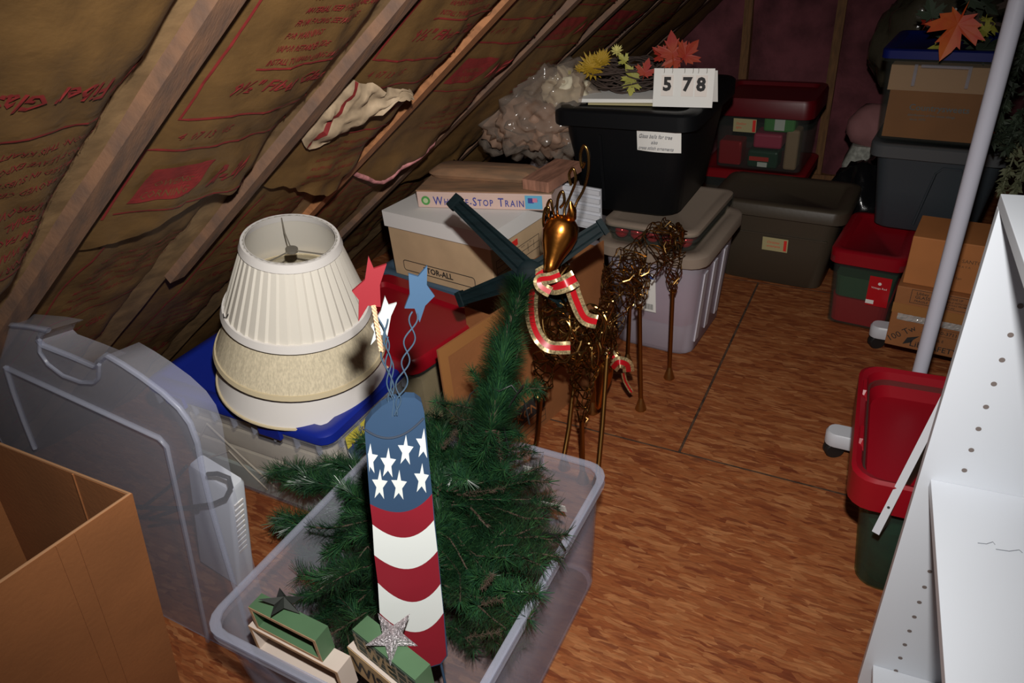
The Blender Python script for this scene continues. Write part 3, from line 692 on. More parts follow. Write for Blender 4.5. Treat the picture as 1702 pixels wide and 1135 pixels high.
# ---- white tub with almond lid
tu = thing('storage_tub', (-0.700, 2.47, 0), math.radians(-4), 'frosted white tub with an almond lid and pink contents behind the reindeer', 'storage tub')
UW, UD, UH = 0.37, 0.46, 0.43
tote(tu, UW, UD, UH - 0.01, tubm, 0.84, 0.06)
lid(tu, UW + 0.045, UD + 0.045, UH, almond, 0.07, skirt=0.028, rise=0.014, inset=0.08, dip=0.01)
for y in (-0.13, -0.02, 0.10): MB().loft([[V((UW / 2 * f + 0.002, y + a, z)) for a in (-0.018, 0.018)] + [V((UW / 2 * f - 0.012, y + a, z)) for a in (0.018, -0.018)] for f, z in ((0.86, 0.05), (0.985, 0.34))]).build('side_rib', mk('tub_rib', (0.62, 0.60, 0.66), 0.4), tu)
o = MB().loft([rr(UW * 0.77, UD * 0.77, 0.05, 0.012), rr(UW * 0.82, UD * 0.80, 0.05, 0.12)]).build('white_cloth', paper, None, smooth=50, loc=(-0.70, 2.47, 0), rot=(0, 0, math.radians(-4))); tag(o, 'white folded cloth at the bottom inside the frosted tub', 'cloth')
o = MB().loft([rr(UW * 0.80, UD * 0.79, 0.05, 0.123), rr(UW * 0.84, UD * 0.82, 0.05, 0.25), rr(UW * 0.7, UD * 0.7, 0.05, 0.28)]).build('pink_cloth', hotp, None, smooth=50, loc=(-0.70, 2.47, 0), rot=(0, 0, math.radians(-4))); tag(o, 'pink cloth inside the frosted tub above the white cloth', 'cloth')
M = frame(V((-0.055, -UD / 2 - 0.001 + 0.012, 0.185)), (1, 0, 0), (0, -0.1, 1))
card_piece('product_label', 0.085, 0.17, M, paper, tu)
mb = MB(); M2 = M @ Matrix.Translation((0, 0, 0.0014)); quad(mb, 0.03, 0.08, 0.145, 0.158, M2); mb.build('label_heading', mk('blue_print', (0.05, 0.1, 0.35), 0.6), tu)
mb = MB()
for k in range(12): quad(mb, 0.040 + 0.003 * k, 0.0415 + 0.003 * k, 0.01, 0.035, M2)
quad(mb, 0.01, 0.03, 0.05, 0.13, M2)
mb.build('barcode', inkb, tu)
# shallow clear box with red ornaments on the tub
t = thing('ornament_box', (-0.705, 2.455, 0.4455), math.radians(-4), 'shallow clear box of red ornaments between the white tub and the black tote', 'box')
tote(t, 0.33, 0.42, 0.072, smoke, 0.95, 0.03)
lid(t, 0.35, 0.44, 0.078, almond, 0.04, skirt=0.012, rise=0.006, inset=0.05, dip=0.004)
gi = 0
for x in (-0.12, -0.06, 0.0, 0.06, 0.12):
    for y in (-0.165, -0.105, -0.045):
        gi += 1
        b_ = MB().lathe([(0.004, -0.026)] + [(0.026 * math.sin(a * PI / 8), -0.026 * math.cos(a * PI / 8)) for a in range(1, 8)] + [(0.004, 0.026)], 14)
        o = b_.build('ornament', orn, None, smooth=60, loc=V((-0.705, 2.455, 0.4455 + 0.035)) + V((x, y, 0)) if False else (-0.705 + x * 0.9976 + y * 0.0698, 2.455 - x * 0.0698 + y * 0.9976, 0.4755))
        tag(o, 'red glass ball ornament inside the shallow box under the black tote', 'ornament', 'red ornaments in the shallow box')

# ---- black tote on top
bt = thing('storage_tote', (-0.825, 2.53, 0.535), math.radians(-1), 'large black lidded tote with a handwritten paper label', 'storage tote')
KW, KD, KH = 0.455, 0.52, 0.365
tote(bt, KW, KD, KH - 0.005, black, 0.80, 0.06)
lid(bt, KW + 0.05, KD + 0.05, KH, black, 0.06, skirt=0.04, rise=0.014, inset=0.09, dip=0.008)
MB().loft([[V((x, -KD / 2 * (0.80 + 0.2 * z / KH) - 0.006, z)) for x in (-0.085, -0.075)] + [V((x, -KD / 2 * (0.80 + 0.2 * z / KH) + 0.01, z)) for x in (-0.075, -0.085)] for z in (0.04, 0.29)]).build('moulded_rib', black, bt)
mb = MB(); vs = []
nx_ = 12
for k in range(nx_ + 1):
    x = 0.055 + 0.150 * k / nx_; y = -KD / 2 * 1.0 + 0.006 - 0.010 * math.sin(PI * k / nx_)
    for z in (0.250, 0.330): vs.append((x, y - 0.004 * (0.330 - z) / 0.08 * 0 - 0.010 * (z - 0.250) / 0.08 + 0.0, z))
mb.add(vs, [(2 * k, 2 * k + 2, 2 * k + 3, 2 * k + 1) for k in range(nx_)])
lb_ = mb.build('paper_label', paper, bt, smooth=60)
M = frame(V((0.060, -KD / 2 - 0.0085, 0.255)), (1, 0, 0), (0, -0.14, 1))
text_obj('handwriting', [('Glass balls for tree', 0.008, 0.048, 0.019), ('also', 0.05, 0.028, 0.018), ('cross stitch ornaments', 0.006, 0.008, 0.0165)], M @ Matrix.Translation((0, 0, 0.006)), inkg, bt, shear=0.35, sx=0.78)

TZ = 0.535 + KH + 0.015
# ---- white tray / book
o = MB().box(-0.165, 0.165, -0.06, 0.06, 0, 0.012).build('white_booklet', paper, None, loc=(-0.855, 2.42, TZ), rot=(0, 0, 0.14)); tag(o, 'thin white booklet on the black tote lid under the vine wreath', 'booklet')
o = MB().box(-0.14, 0.13, -0.05, 0.05, 0, 0.006).build('cream_folder', cream, None, loc=(-0.84, 2.40, TZ - 0.0065), rot=(0, 0, 0.10)); tag(o, 'cream folder sticking out beneath the thin white booklet', 'folder')
# ---- wreath
wr = thing('vine_wreath', (-0.90, 2.52, TZ + 0.013), 0, 'grapevine wreath with yellow flowers lying on the black tote', 'wreath')
mb = MB()
for k in range(26):
    R_ = 0.115 + 0.03 * random.uniform(-1, 1); ph = random.uniform(0, 6.28); zc = 0.045 + random.uniform(-0.032, 0.035); tl_ = random.uniform(0, 0.02)
    mb.tube([(R_ * (1.15 + 0.06 * math.sin(3 * a + ph)) * math.cos(a), R_ * (0.85 + 0.08 * math.sin(2 * a + ph)) * math.sin(a), zc + tl_ * math.sin(4 * a + ph)) for a in [2 * PI * i / 40 for i in range(40)]], 0.0028, 5, closed=True)
mb.build('vines', vine, wr, smooth=60)
def flower(parent, p, s_, mat, n_=18, name='flower', nrm=V((0.3, -0.7, 0.6))):
    q_ = nrm.to_track_quat('Z', 'Y').to_matrix().to_4x4(); mb = MB(); M0 = Matrix.Translation(p) @ q_
    for lay in range(2):
        for k in range(n_):
            a = 2 * PI * (k + 0.5 * lay) / n_; L_ = s_ * (1 - 0.25 * lay) * random.uniform(0.85, 1.1); up = 0.3 + 0.35 * lay
            c_, s2 = math.cos(a), math.sin(a); wd_ = s_ * 0.10
            pt = [V((0, 0, 0)), V((c_ * L_ * 0.6 - s2 * wd_, s2 * L_ * 0.6 + c_ * wd_, L_ * up * 0.5)), V((c_ * L_, s2 * L_, L_ * up)), V((c_ * L_ * 0.6 + s2 * wd_, s2 * L_ * 0.6 - c_ * wd_, L_ * up * 0.5))]
            mb.add([M0 @ v for v in pt], [(0, 1, 2, 3)])
    return mb.build(name, mat, parent)
MAPLE = [(0, -0.55), (0.025, -0.20), (0.30, -0.32), (0.25, -0.20), (0.50, -0.10), (0.43, -0.02), (0.72, 0.20), (0.55, 0.21), (0.58, 0.36), (0.34, 0.25), (0.17, 0.17), (0.30, 0.52), (0.20, 0.47), (0.15, 0.62), (0, 0.88)]
MAPLE = MAPLE + [(-x, y) for x, y in reversed(MAPLE[1:-1])]
def leaf(parent, p, s_, mat, nrm, up=V((0, 0, 1)), name='leaf', lean=0.0):
    nrm = V(nrm).normalized(); u_ = up.cross(nrm); u_ = u_.normalized() if u_.length > 1e-3 else V((1, 0, 0)); v_ = nrm.cross(u_)
    mb = MB(); c_ = V(p)
    ring = [c_ + (u_ * x * math.cos(lean) - u_ * y * math.sin(lean) + v_ * (x * math.sin(lean) + y * math.cos(lean))) * s_ + nrm * s_ * 0.16 * abs(x) for x, y in MAPLE]
    n = len(ring); mb.add([c_ - nrm * 0.02 * s_] + ring, [(0, 1 + k, 1 + (k + 1) % n) for k in range(n)])
    return mb.build(name, mat, parent)
CAMD = V((0.35, -0.85, 0.4))
wl = wr.location
flower(wr, P(985, 112, Y=2.44) - wl, 0.055, yel); flower(wr, P(1000, 100, Y=2.46) - wl, 0.04, yel)
flower(wr, P(1025, 85, Y=2.5) - wl, 0.026, mk('pale_yellow_petal', (0.70, 0.62, 0.2), 0.6), 8); flower(wr, P(963, 115, Y=2.42) - wl, 0.022, yel, 8)
for (x, y, s_, m_, le) in ((1052, 128, 0.06, lgr, 0.5), (1072, 120, 0.055, org, -0.3), (1050, 140, 0.05, lgr, 3.0), (1038, 100, 0.035, lgr, 0.8), (945, 130, 0.04, lgr, 1)):
    leaf(wr, P(x, y, Y=2.42) - wl, s_, m_, CAMD, lean=le)
for (x, y, s_, m_, le) in ((1118, 88, 0.085, org, 0.1), (1140, 92, 0.075, org, -0.8), (1100, 92, 0.05, org, 0.8), (1122, 100, 0.06, org, 2.0)):
    leaf(wr, P(x, y, Y=2.50) - wl, s_, m_, CAMD + V((random.uniform(-.3, .3), 0, 0)), lean=le)
mb = MB(); mb.tube([V((0.10, 0.0, 0.05)), V((0.18, -0.02, 0.08)), P(1120, 100, Y=2.505) - wl], 0.003, 5); mb.build('leaf_stem', vine, wr)
# ---- number sign
A_, B_ = P(1085, 158, Y=2.33), P(1183, 158, Y=2.345)
ns = thing('number_sign', (0, 0, 0), 0, 'white flip-number sign reading 578 standing on the black tote', 'sign')
sp = P(1085, 157, Y=2.33); sp.z = TZ; ns.location = sp
ux = V((B_.x - A_.x, B_.y - A_.y, 0)).normalized(); wS = 0.192; hS = 0.118
M = frame(V((0, 0, 0.0)), ux, V((0, 0.12, 1)))
MB().box(0, wS, 0, hS, -0.002, 0, M=M).build('board', paper, ns)
MB().box(0, wS, 0, hS, -0.002, 0, M=frame(V((0, 0.075, 0.0)), ux, V((0, -0.45, 1)))).build('back_leg', paper, ns)
for k, (ch, x) in enumerate((('5', 0.045), ('7', 0.110), ('8', 0.153))):
    cd = card_piece('number_card', 0.038, 0.064, M @ Matrix.Translation((x - 0.019, 0.034, 0.0015)), mk('flip_card_%d' % k, (0.80, 0.72, 0.66), 0.6), ns)
    text_obj('number', [(ch, x, 0.052, 0.056, dict(align=0.5))], M @ Matrix.Translation((0, 0, 0.0032)), inkb, cd, bold=0.045)
    for dx in (-0.013, 0.013):
        mb = MB(); mb.tube([M @ V((x + dx + 0.003 * math.sin(a), hS - 0.006 + 0.008 * math.cos(a), 0.004 * math.sin(a) * 2)) for a in [2 * PI * i / 12 for i in range(12)]], 0.0008, 4, closed=True)
        mb.build('ring', steel, ns)

# ---- tan tote
tt = thing('storage_tote', (-0.395, 3.10, 0), math.radians(-4), 'tan lidded tote with a small yellow note by the far seam of the floor', 'storage tote')
NW, ND, NH = 0.51, 0.32, 0.365
tote(tt, NW, ND, NH - 0.006, tan, 0.84, 0.05)
lid(tt, NW + 0.05, ND + 0.05, NH, tan, 0.05, skirt=0.04, rise=0.014, inset=0.09, dip=0.010)
M = frame(V((-0.035, -ND / 2 + 0.008, 0.165)), (1, 0, 0), (0, -0.1, 1))
card_piece('yellow_note', 0.105, 0.062, M, cream, tt)
text_obj('handwriting', [('Christmas', 0.018, 0.036, 0.016), ('ornaments', 0.018, 0.018, 0.016)], M @ Matrix.Translation((0, 0, 0.0014)), redlabel, tt, shear=0.2, sx=0.8)
card_piece('note_edge', 0.012, 0.05, M @ Matrix.Translation((0.088, 0.006, 0.0005)), redlabel, tt)
MB().box(-NW * 0.43, NW * 0.43, -ND / 2 * 0.96 - 0.004, -ND / 2 * 0.93, 0.235, 0.241).build('moulded_ledge', tan, tt)

# ---- red-lidded clear box behind the tan tote, on a red base box
t = thing('storage_box', (-0.60, 3.62, 0.0), math.radians(-3), 'closed red-lidded box under the clear box of bright decorations by the back wall', 'storage box')
tote(t, 0.46, 0.34, 0.30, smoke, 0.92, 0.04); lid(t, 0.50, 0.38, 0.315, redb, 0.04)
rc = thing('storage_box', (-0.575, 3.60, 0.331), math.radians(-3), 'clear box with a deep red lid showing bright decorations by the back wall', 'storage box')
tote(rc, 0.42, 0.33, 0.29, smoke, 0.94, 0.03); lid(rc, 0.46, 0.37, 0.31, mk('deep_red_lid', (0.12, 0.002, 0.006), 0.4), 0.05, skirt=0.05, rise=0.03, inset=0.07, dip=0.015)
M = frame(V((-0.12, -0.168, 0.185)), (1, 0, 0), (0, -0.05, 1))
card_piece('yellow_note', 0.105, 0.062, M, cream, rc); card_piece('note_edge', 0.014, 0.055, M @ Matrix.Translation((0.088, 0.003, 0.0006)), redlabel, rc)
text_obj('handwriting', [('Outdoor', 0.012, 0.034, 0.016), ('lights', 0.012, 0.016, 0.016)], M @ Matrix.Translation((0, 0, 0.0014)), redlabel, rc, shear=0.2, sx=0.8)
for nm, mt, a, lb, ct in (('green_package', green, (0.01, 0.15, -0.14, -0.06, 0.185, 0.255), 'green package with a white patch behind the yellow note', 'package'),
                      ('pink_bundle', hotp, (-0.03, 0.10, -0.14, -0.02, 0.105, 0.175), 'hot pink bundle in the middle of the clear red-lidded box', 'bundle'),
                      ('light_set', mk('dark_green_pack', (0.02, 0.07, 0.04), 0.3), (-0.05, 0.09, -0.14, -0.04, 0.012, 0.095), 'dark green pack of lights low in the clear red-lidded box', 'package'),
                      ('wooden_packet', mk('tan_print', (0.40, 0.24, 0.14), 0.6), (0.115, 0.175, -0.14, -0.05, 0.012, 0.20), 'tall tan packet at the right inside the clear red-lidded box', 'packet'),
                      ('red_package', orn, (-0.19, -0.08, -0.14, -0.04, 0.012, 0.13), 'shiny red package at the left inside the clear red-lidded box', 'package')):
    o = MB().box(*a).build(nm, mt, None, loc=(-0.575, 3.60, 0.331), rot=(0, 0, math.radians(-3))); tag(o, lb, ct)
    bv = o.modifiers.new('b', 'BEVEL'); bv.width = 0.012; bv.segments = 3
    if nm == 'green_package': card_piece('white_patch', 0.045, 0.05, frame(V((0.06, -0.1405, 0.195)), (1, 0, 0), (0, 0, 1)), paper, o)
    if nm == 'light_set':
        card_piece('orange_label', 0.09, 0.02, frame(V((-0.04, -0.1405, 0.045)), (1, 0, 0), (0, 0, 1)), redlabel, o); card_piece('barcode_label', 0.045, 0.022, frame(V((0.0, -0.141, 0.018)), (1, 0, 0), (0, 0, 1)), paper, o)

# ---- right stack
t = thing('storage_box', (-0.005, 2.87, 0), math.radians(-6), 'low clear box with a red lid under the grey-blue tote, showing red tinsel', 'storage box')
tote(t, 0.235, 0.38, 0.30, smoke, 0.92, 0.03); lid(t, 0.262, 0.41, 0.315, red, 0.04, skirt=0.04, rise=0.012, inset=0.06)
for nm, mt, z0, z1, lb in (('red_tinsel', orn, 0.012, 0.12, 'shiny red tinsel at the bottom of the low red-lidded box'), ('green_garland', mk('green_tinsel', (0.03, 0.10, 0.05), 0.4), 0.123, 0.21, 'green garland above the red tinsel in the low red-lidded box')):
    o = MB().loft([rr(0.195, 0.33, 0.03, z0), rr(0.205, 0.34, 0.03, z1)]).build(nm, mt, None, loc=(-0.005, 2.87, 0), rot=(0, 0, math.radians(-6))); tag(o, lb, 'decoration')
M = frame(V((0.020, -0.181, 0.115)), (1, 0, 0), (0, -0.05, 1))
t2 = card_piece('red_card', 0.075, 0.125, M, redr, t)
mb = MB(); add_text(mb, 'Vintage Red', M @ Matrix.Translation((0.037, 0.075, 0)), 0.011, 0.0, 0.5, lift=0.002)
mb.prism([(0.006 * math.cos(a * PI / 8), 0.006 * math.sin(a * PI / 8)) for a in range(16)], 0.002, M @ Matrix.Translation((0.037, 0.097, 0))); mb.build('card_lettering', paper, t)
card_piece('barcode_label', 0.028, 0.016, M @ Matrix.Translation((0.0, 0.008, 0.0015)), paper, t)

gt = thing('storage_tote', (0.145, 3.06, 0.333), math.radians(-5), 'grey-blue lidded tote in the right stack below the blue-lidded clear box', 'storage tote')
GW, GD, GH = 0.405, 0.36, 0.325
tote(gt, GW, GD, GH - 0.005, grayt, 0.84, 0.05); lid(gt, GW + 0.045, GD + 0.045, GH, mk('grey_lid', (0.08, 0.085, 0.09), 0.4), 0.05, skirt=0.035)
mb = MB()
arch = [(0.02, 0.03), (0.055, 0.24), (0.075, 0.262), (0.13, 0.262), (0.148, 0.24), (0.165, 0.03)]
mb.tube([(x - 0.05, -GD / 2 * (0.84 + 0.16 * z / GH) - 0.001, z) for x, z in arch], 0.005, 6); mb.build('moulded_arch', grayt, gt, smooth=60)
bc = thing('storage_box', (0.105, 3.04, 0.676), math.radians(-6), 'clear box with a blue lid holding a carton, on top of the grey-blue tote', 'storage box')
tote(bc, 0.375, 0.34, 0.30, smoke, 0.92, 0.03); lid(bc, 0.40, 0.365, 0.310, mk('navy_lid', (0.005, 0.012, 0.13), 0.4), 0.03, skirt=0.022, rise=0.008, inset=0.05)
t = thing('carton', (0.105, 3.04, 0.676 + 0.006), math.radians(-6), 'brown carton packed inside the clear blue-lidded box', 'carton')
MB().box(-0.155, 0.13, -0.14, 0.13, 0.006, 0.17).build('carton_body', cardo, t)
MB().box(-0.165, 0.165, -0.145, 0.0, 0.171, 0.255).build('upper_flap', mk('peach_card', (0.75, 0.42, 0.25), 0.7), t)
M = frame(V((-0.155, -0.1405, 0)), (1, 0, 0), (0, 0, 1))
text_obj('lettering', [('Countrysweets', 0.07, 0.105, 0.030), ('distributors of fine sweet things', 0.07, 0.085, 0.0115), ('since 1970', 0.08, 0.07, 0.0115)], M, inkg, t, bold=0.01)
for dx in (-0.085, 0.075): MB().box(dx - 0.005, dx + 0.005, -0.176, -0.168, 0.20, 0.27).build('handle_rib', milkrim, bc)
MB().box(-0.07, 0.07, -0.180, -0.170, 0.262, 0.270).build('handle', milkrim, bc)

# ---- cartons below the grey-blue tote
def print_carton(t, W_, D, Hh, mat):
    carton(t, W_, D, Hh, mat)
t = thing('carton', (0.222, 2.552, 0.333), math.radians(-6), 'plain orange-brown carton behind the white pole, upper of the two cartons', 'carton')
print_carton(t, 0.235, 0.19, 0.17, cardo)
M = frame(V((-0.1175, -0.0955, -0.01)), (1, 0, 0), (0, 0, 1))
text_obj('lettering', [('GEY SANTO', 0.115, 0.115, 0.017), ('R A M A Y A', 0.125, 0.098, 0.010), ('Item: San', 0.115, 0.055, 0.013)], M, inkbr, t)
t = thing('carton', (0.228, 2.535, 0.102), math.radians(-6), 'taped brown carton with printed panels resting on the rack foot', 'carton')
print_carton(t, 0.27, 0.21, 0.23, card)
M = frame(V((-0.135, -0.1055, -0.085)), (1, 0, 0), (0, 0, 1))
mb = MB(); rect_line(mb, 0.045, 0.125, 0.262, 0.312, 0.0015, M); rect_line(mb, 0.13, 0.22, 0.262, 0.312, 0.0015, M)
for (s_, x, y, z) in (('Libbey', 0.06, 0.296, 0.014), ('GLASS', 0.058, 0.281, 0.016), ('FRAGILE', 0.058, 0.268, 0.011), ('THIS SIDE UP', 0.137, 0.298, 0.010), ('HANDLE WITH CARE', 0.137, 0.286, 0.0085), ('KEEP AWAY FROM', 0.137, 0.276, 0.0085), ('MOISTURE', 0.137, 0.266, 0.0085),
    ('NO. 10-3711', 0.11, 0.165, 0.018), ('Libra', 0.075, 0.098, 0.032), ('SAFETY', 0.128, 0.098, 0.028), ('IDEAL E', 0.125, 0.135, 0.014)):
    add_text(mb, s_, M @ Matrix.Translation((x, y, 0)), z, 0.005)
for k in range(2): quad(mb, 0.10, 0.25, 0.158 + 0.025 * k, 0.1590 + 0.025 * k, M)
add_text(mb, '100 Tw', M @ Matrix.Translation((0.012, 0.10, 0)) @ Matrix.Rotation(0.7, 4, 'Z'), 0.032, 0.0)
mb.prism([(0.055, 0.10), (0.065, 0.128), (0.10, 0.142), (0.085, 0.125), (0.08, 0.112)], 0.0008, M)
mb.build('lettering', inkb, t)
MB().box(-0.136, 0.136, -0.107, -0.105, 0.132, 0.168).build('brown_tape', tape, t)
mb = MB(); vs = []; n_ = 40
for k in range(n_ + 1):
    for j in range(5): vs.append((-0.115 + 0.24 * k / n_, -0.1085 - 0.005 * abs(nz(k * 0.55, j * 1.3, 2)), 0.108 + 0.024 * j / 4 + 0.003 * nz(k, 0, 0)))
mb.add(vs, [(k * 5 + j, (k + 1) * 5 + j, (k + 1) * 5 + j + 1, k * 5 + j + 1) for k in range(n_) for j in range(4)]); mb.build('crinkled_tape', tapes, t)

# ---- bags and wrapped things against the back wall
o = blob('bin_bag', blackbag, (0, 0, 0), (0.17, 0.16, 0.22), 0.3, 2.2, None, 4); o.location = (-0.09, 3.42, 0.21); tag(o, 'black rubbish bag between the tan tote and the grey-blue tote', 'bag')
t = thing('wrapped_bundle', (-0.10, 3.62, 0.36), 0, 'newspaper-wrapped bundle by the back stud, left of the grey-blue tote', 'bundle')
blob('pink_wrapping', mk('dusty_pink', (0.30, 0.13, 0.13), 0.8), (-0.02, 0, 0.16), (0.10, 0.09, 0.10), 0.2, 2, t, 2, 3)
mb = MB(); mb.loft([rr(0.22, 0.18, 0.03, -0.10), rr(0.24, 0.19, 0.03, 0.0), rr(0.18, 0.14, 0.03, 0.085)]); mb.build('newspaper', mk('newsprint', (0.30, 0.30, 0.26), 0.7, var=0.3, vscale=60), t, smooth=40)
text_obj('headline', [('EPYLE', 0, 0, 0.055)], frame(V((0.055, -0.088, 0.075)), (0, -0.05, -1), (1, 0, 0)), inkb, t, bold=0.01)
o = blob('foliage_bag', mk('dark_film', (0.07, 0.06, 0.04), 0.15, bump=1, bscale=18), (0, 0, 0), (0.24, 0.18, 0.25), 0.25, 2.4, None, 12); o.location = (0.06, 3.75, 0.86); tag(o, 'dark plastic-wrapped bundle against the back wall above the newspaper', 'bundle')
o = MB().box(-0.2, 0.25, -0.15, 0.15, 0, 0.60).build('carton', cardd, None, loc=(0.10, 3.85, 0.0)); tag(o, 'dim carton standing at the back wall beneath the wrapped bundle', 'carton')

# ---- autumn garland over the blue-lidded box
ga = thing('autumn_garland', P(1590, 80, Y=2.95), 0, 'artificial autumn garland with orange maple leaves over the blue-lidded box', 'garland')
gl = ga.location
mb = MB(); mb.tube([V((-0.1, 0.05, 0.06)), V((0, 0, 0.08)), V((0.1, 0.03, 0.07)), V((0.24, 0.0, 0.04))], 0.006, 6); mb.build('stem', vine, ga)
leaf(ga, P(1592, 40, Y=2.80) - gl, 0.13, mk('bright_orange_leaf', (0.62, 0.13, 0.015), 0.55, col2=(0.55, 0.045, 0.010), vscale=14), V((0.15, -1, 0.25)), lean=2.85)
for k in range(38):
    p = V((random.uniform(-0.12, 0.30), random.uniform(-0.06, 0.10), random.uniform(0.0, 0.26)))
    leaf(ga, p, random.uniform(0.05, 0.09), random.choice([dkgr, dkgr, lgr if k % 5 == 0 else dkgr, org if k % 5 == 0 else vine]), V((random.uniform(-.8, .8), -1, random.uniform(-.3, .8))), lean=random.uniform(0, 6))
# sage green foliage sprays on the far right
sg = thing('foliage_spray', (0.36, 2.60, 0.0), 0, 'dull green artificial foliage spray with orange flowers at the right edge', 'foliage')
def sprig(parent, p0, p1, mat, n_=60, L_=0.03, w_=0.006, name='sprig'):
    mb = MB(); p0 = V(p0); p1 = V(p1); d = (p1 - p0); mb.tube([p0, p0.lerp(p1, .5) + V((0, 0, 0.01)), p1], 0.0025, 5)
    for k in range(n_):
        f = random.random(); c_ = p0.lerp(p1, f); dr = V((random.gauss(0, 1), random.gauss(0, 1), random.gauss(0, 1))).normalized() + d.normalized() * 0.8
        dr.normalize(); sd = dr.cross(V((random.gauss(0, 1), random.gauss(0, 1), random.gauss(0, 1)))).normalized()
        l = L_ * random.uniform(0.6, 1.2)
        mb.add([c_, c_ + dr * l * 0.5 + sd * w_, c_ + dr * l, c_ + dr * l * 0.5 - sd * w_], [(0, 1, 2, 3)])
    return mb.build(name, mat, parent)
sl_ = V(sg.location)
for (x0, y0, x1, y1, mt) in ((1702, 215, 1665, 315, sage), (1720, 225, 1690, 318, sage), (1700, 180, 1672, 250, dkgr), (1690, 120, 1655, 215, dkgr), (1700, 60, 1668, 150, dkgr), (1720, 20, 1690, 120, dkgr), (1690, 200, 1652, 235, dkgr), (1740, 150, 1700, 230, dkgr), (1745, 60, 1710, 160, dkgr)):
    sprig(sg, P(x0, y0, Y=2.6) - sl_, P(x1, y1, Y=2.52) - sl_, mt, 150, 0.03, 0.005)
flower(sg, P(1643, 225, Y=2.6) - sl_, 0.028, mk('orange_petal', (0.6, 0.22, 0.02), 0.6), 10); flower(sg, P(1652, 190, Y=2.6) - sl_, 0.02, hotp, 8)
MB().box(-0.16, 0.22, -0.12, 0.12, 0, 0.42, M=Matrix.Translation((0.32, 0.34, 0.0))).build('planter_box', cardd, sg)
mb = MB(); mb.tube([V((0.25, 0.3, 0.40)), V((0.02, -0.05, 0.9)), V((0.0, 0.0, 1.15))], 0.01, 6); mb.build('main_stem', vine, sg)

# ---- garment rack: two feet with casters and a white pole
gr = thing('garment_rack', (0.0, 0.0, 0.0), 0, 'white garment rack base on black casters with one upright white pole', 'garment rack')
gr.location = (0.16, 1.90, 0)
for (yy, x0) in ((0.0, -0.196), (0.68, -0.13)):
    MB().loft([rr(0.44, 0.062, 0.03, 0.055, cx=x0 + 0.22, cy=yy), rr(0.44, 0.066, 0.031, 0.062, cx=x0 + 0.22, cy=yy), rr(0.44, 0.066, 0.031, 0.092, cx=x0 + 0.22, cy=yy), rr(0.43, 0.054, 0.026, 0.100, cx=x0 + 0.22, cy=yy)]).build('foot', whitep, gr, smooth=40)
    for xx in (x0 + 0.03, x0 + 0.41):
        cst = MB().lathe([(0.026, -0.016), (0.029, -0.012), (0.029, -0.003), (0.016, -0.002), (0.016, 0.002), (0.029, 0.003), (0.029, 0.012), (0.026, 0.016)], 22, M=Matrix.Translation((xx, yy, 0.029)) @ Matrix.Rotation(PI / 2, 4, 'X') @ Matrix.Rotation(0.5, 4, 'Y')).build('caster', blackr, gr, smooth=40)
        MB().lathe([(0.008, 0.030), (0.008, 0.056)], 12, M=Matrix.Translation((xx, yy, 0))).build('caster_stem', blackr, cst)
MB().tube([(0.005, 0, 0.09), (0.003, 0, 0.7), (0, 0, 1.62)], 0.0185, 20).build('pole', mk('white_pole', (0.50, 0.50, 0.58), 0.35), gr, smooth=60)

# ---- red-lidded bin in front of the rack
rb = thing('storage_bin', (0.29, 1.60, 0), math.radians(3), 'dark green clear bin with a deep dished red lid beside the white bookcase', 'storage bin')
QW, QD, QH = 0.47, 0.42, 0.375
tote(rb, QW, QD, QH, mk('dark_green_clear', (0.05, 0.075, 0.06), 0.3, alpha=0.3), 0.84, 0.05)
def L_(e, zz): return rr(QW + 0.05 - e, QD + 0.05 - e, 0.05, QH + zz)
MB().loft([L_(0.10, -0.055), L_(0.012, -0.050), L_(0.006, -0.062), L_(0, -0.062), L_(-0.004, 0.02), L_(0.012, 0.026), L_(0.035, 0.02), L_(0.075, -0.045)]).build('lid', red, rb, smooth=40)
for yy in (-0.08, 0.12): MB().loft([[V((-QW / 2 - 0.016, yy - 0.04, QH + 0.012)), V((-QW / 2 - 0.004, yy - 0.045, QH + 0.015)), V((-QW / 2 - 0.004, yy + 0.045, QH + 0.015)), V((-QW / 2 - 0.016, yy + 0.04, QH + 0.012))], [V((-QW / 2 - 0.016, yy - 0.025, QH + 0.034)), V((-QW / 2 - 0.008, yy - 0.025, QH + 0.034)), V((-QW / 2 - 0.008, yy + 0.025, QH + 0.034)), V((-QW / 2 - 0.016, yy + 0.025, QH + 0.034))]]).build('latch', red, rb)
o = MB().loft([rr(QW * 0.76, QD * 0.76, 0.05, 0.012), rr(QW * 0.84, QD * 0.84, 0.05, 0.20)]).build('dark_garland', mk('dark_green_mass', (0.02, 0.05, 0.035), 0.6, var=0.4, vscale=30), None, smooth=40, loc=(0.29, 1.60, 0), rot=(0, 0, math.radians(3))); tag(o, 'dark green garland filling the bottom of the red-lidded bin', 'garland')

# ---- white bookcase on the right
bk = thing('bookcase', (0.140, 1.138, 0), math.radians(4), 'white bookcase with adjustable-shelf holes at the right edge', 'bookcase')
KX, KY, KZ, kt = 0.33, 0.84, 1.137, 0.018
def panel(name, a):
    o = MB().box(*a).build(name, white, bk); bv = o.modifiers.new('b', 'BEVEL'); bv.width = 0.001; bv.segments = 2; return o
sp_ = panel('side_panel', (0, KX, 0, kt, 0, KZ - kt)); sp2 = panel('side_panel', (0, KX, -KY, -KY + kt, 0, KZ - kt))
panel('top_board', (0, KX, -KY, kt, KZ - kt, KZ)); panel('back_panel', (KX - 0.006, KX, -KY + kt, 0, 0.05, KZ - kt))
panel('shelf', (0.018, KX - 0.006, -KY + kt, 0, 0.60, 0.618)); panel('shelf', (0.018, KX - 0.006, -KY + kt, 0, 0.06, 0.078)); panel('plinth', (0.03, 0.045, -KY + kt, 0, 0, 0.06))
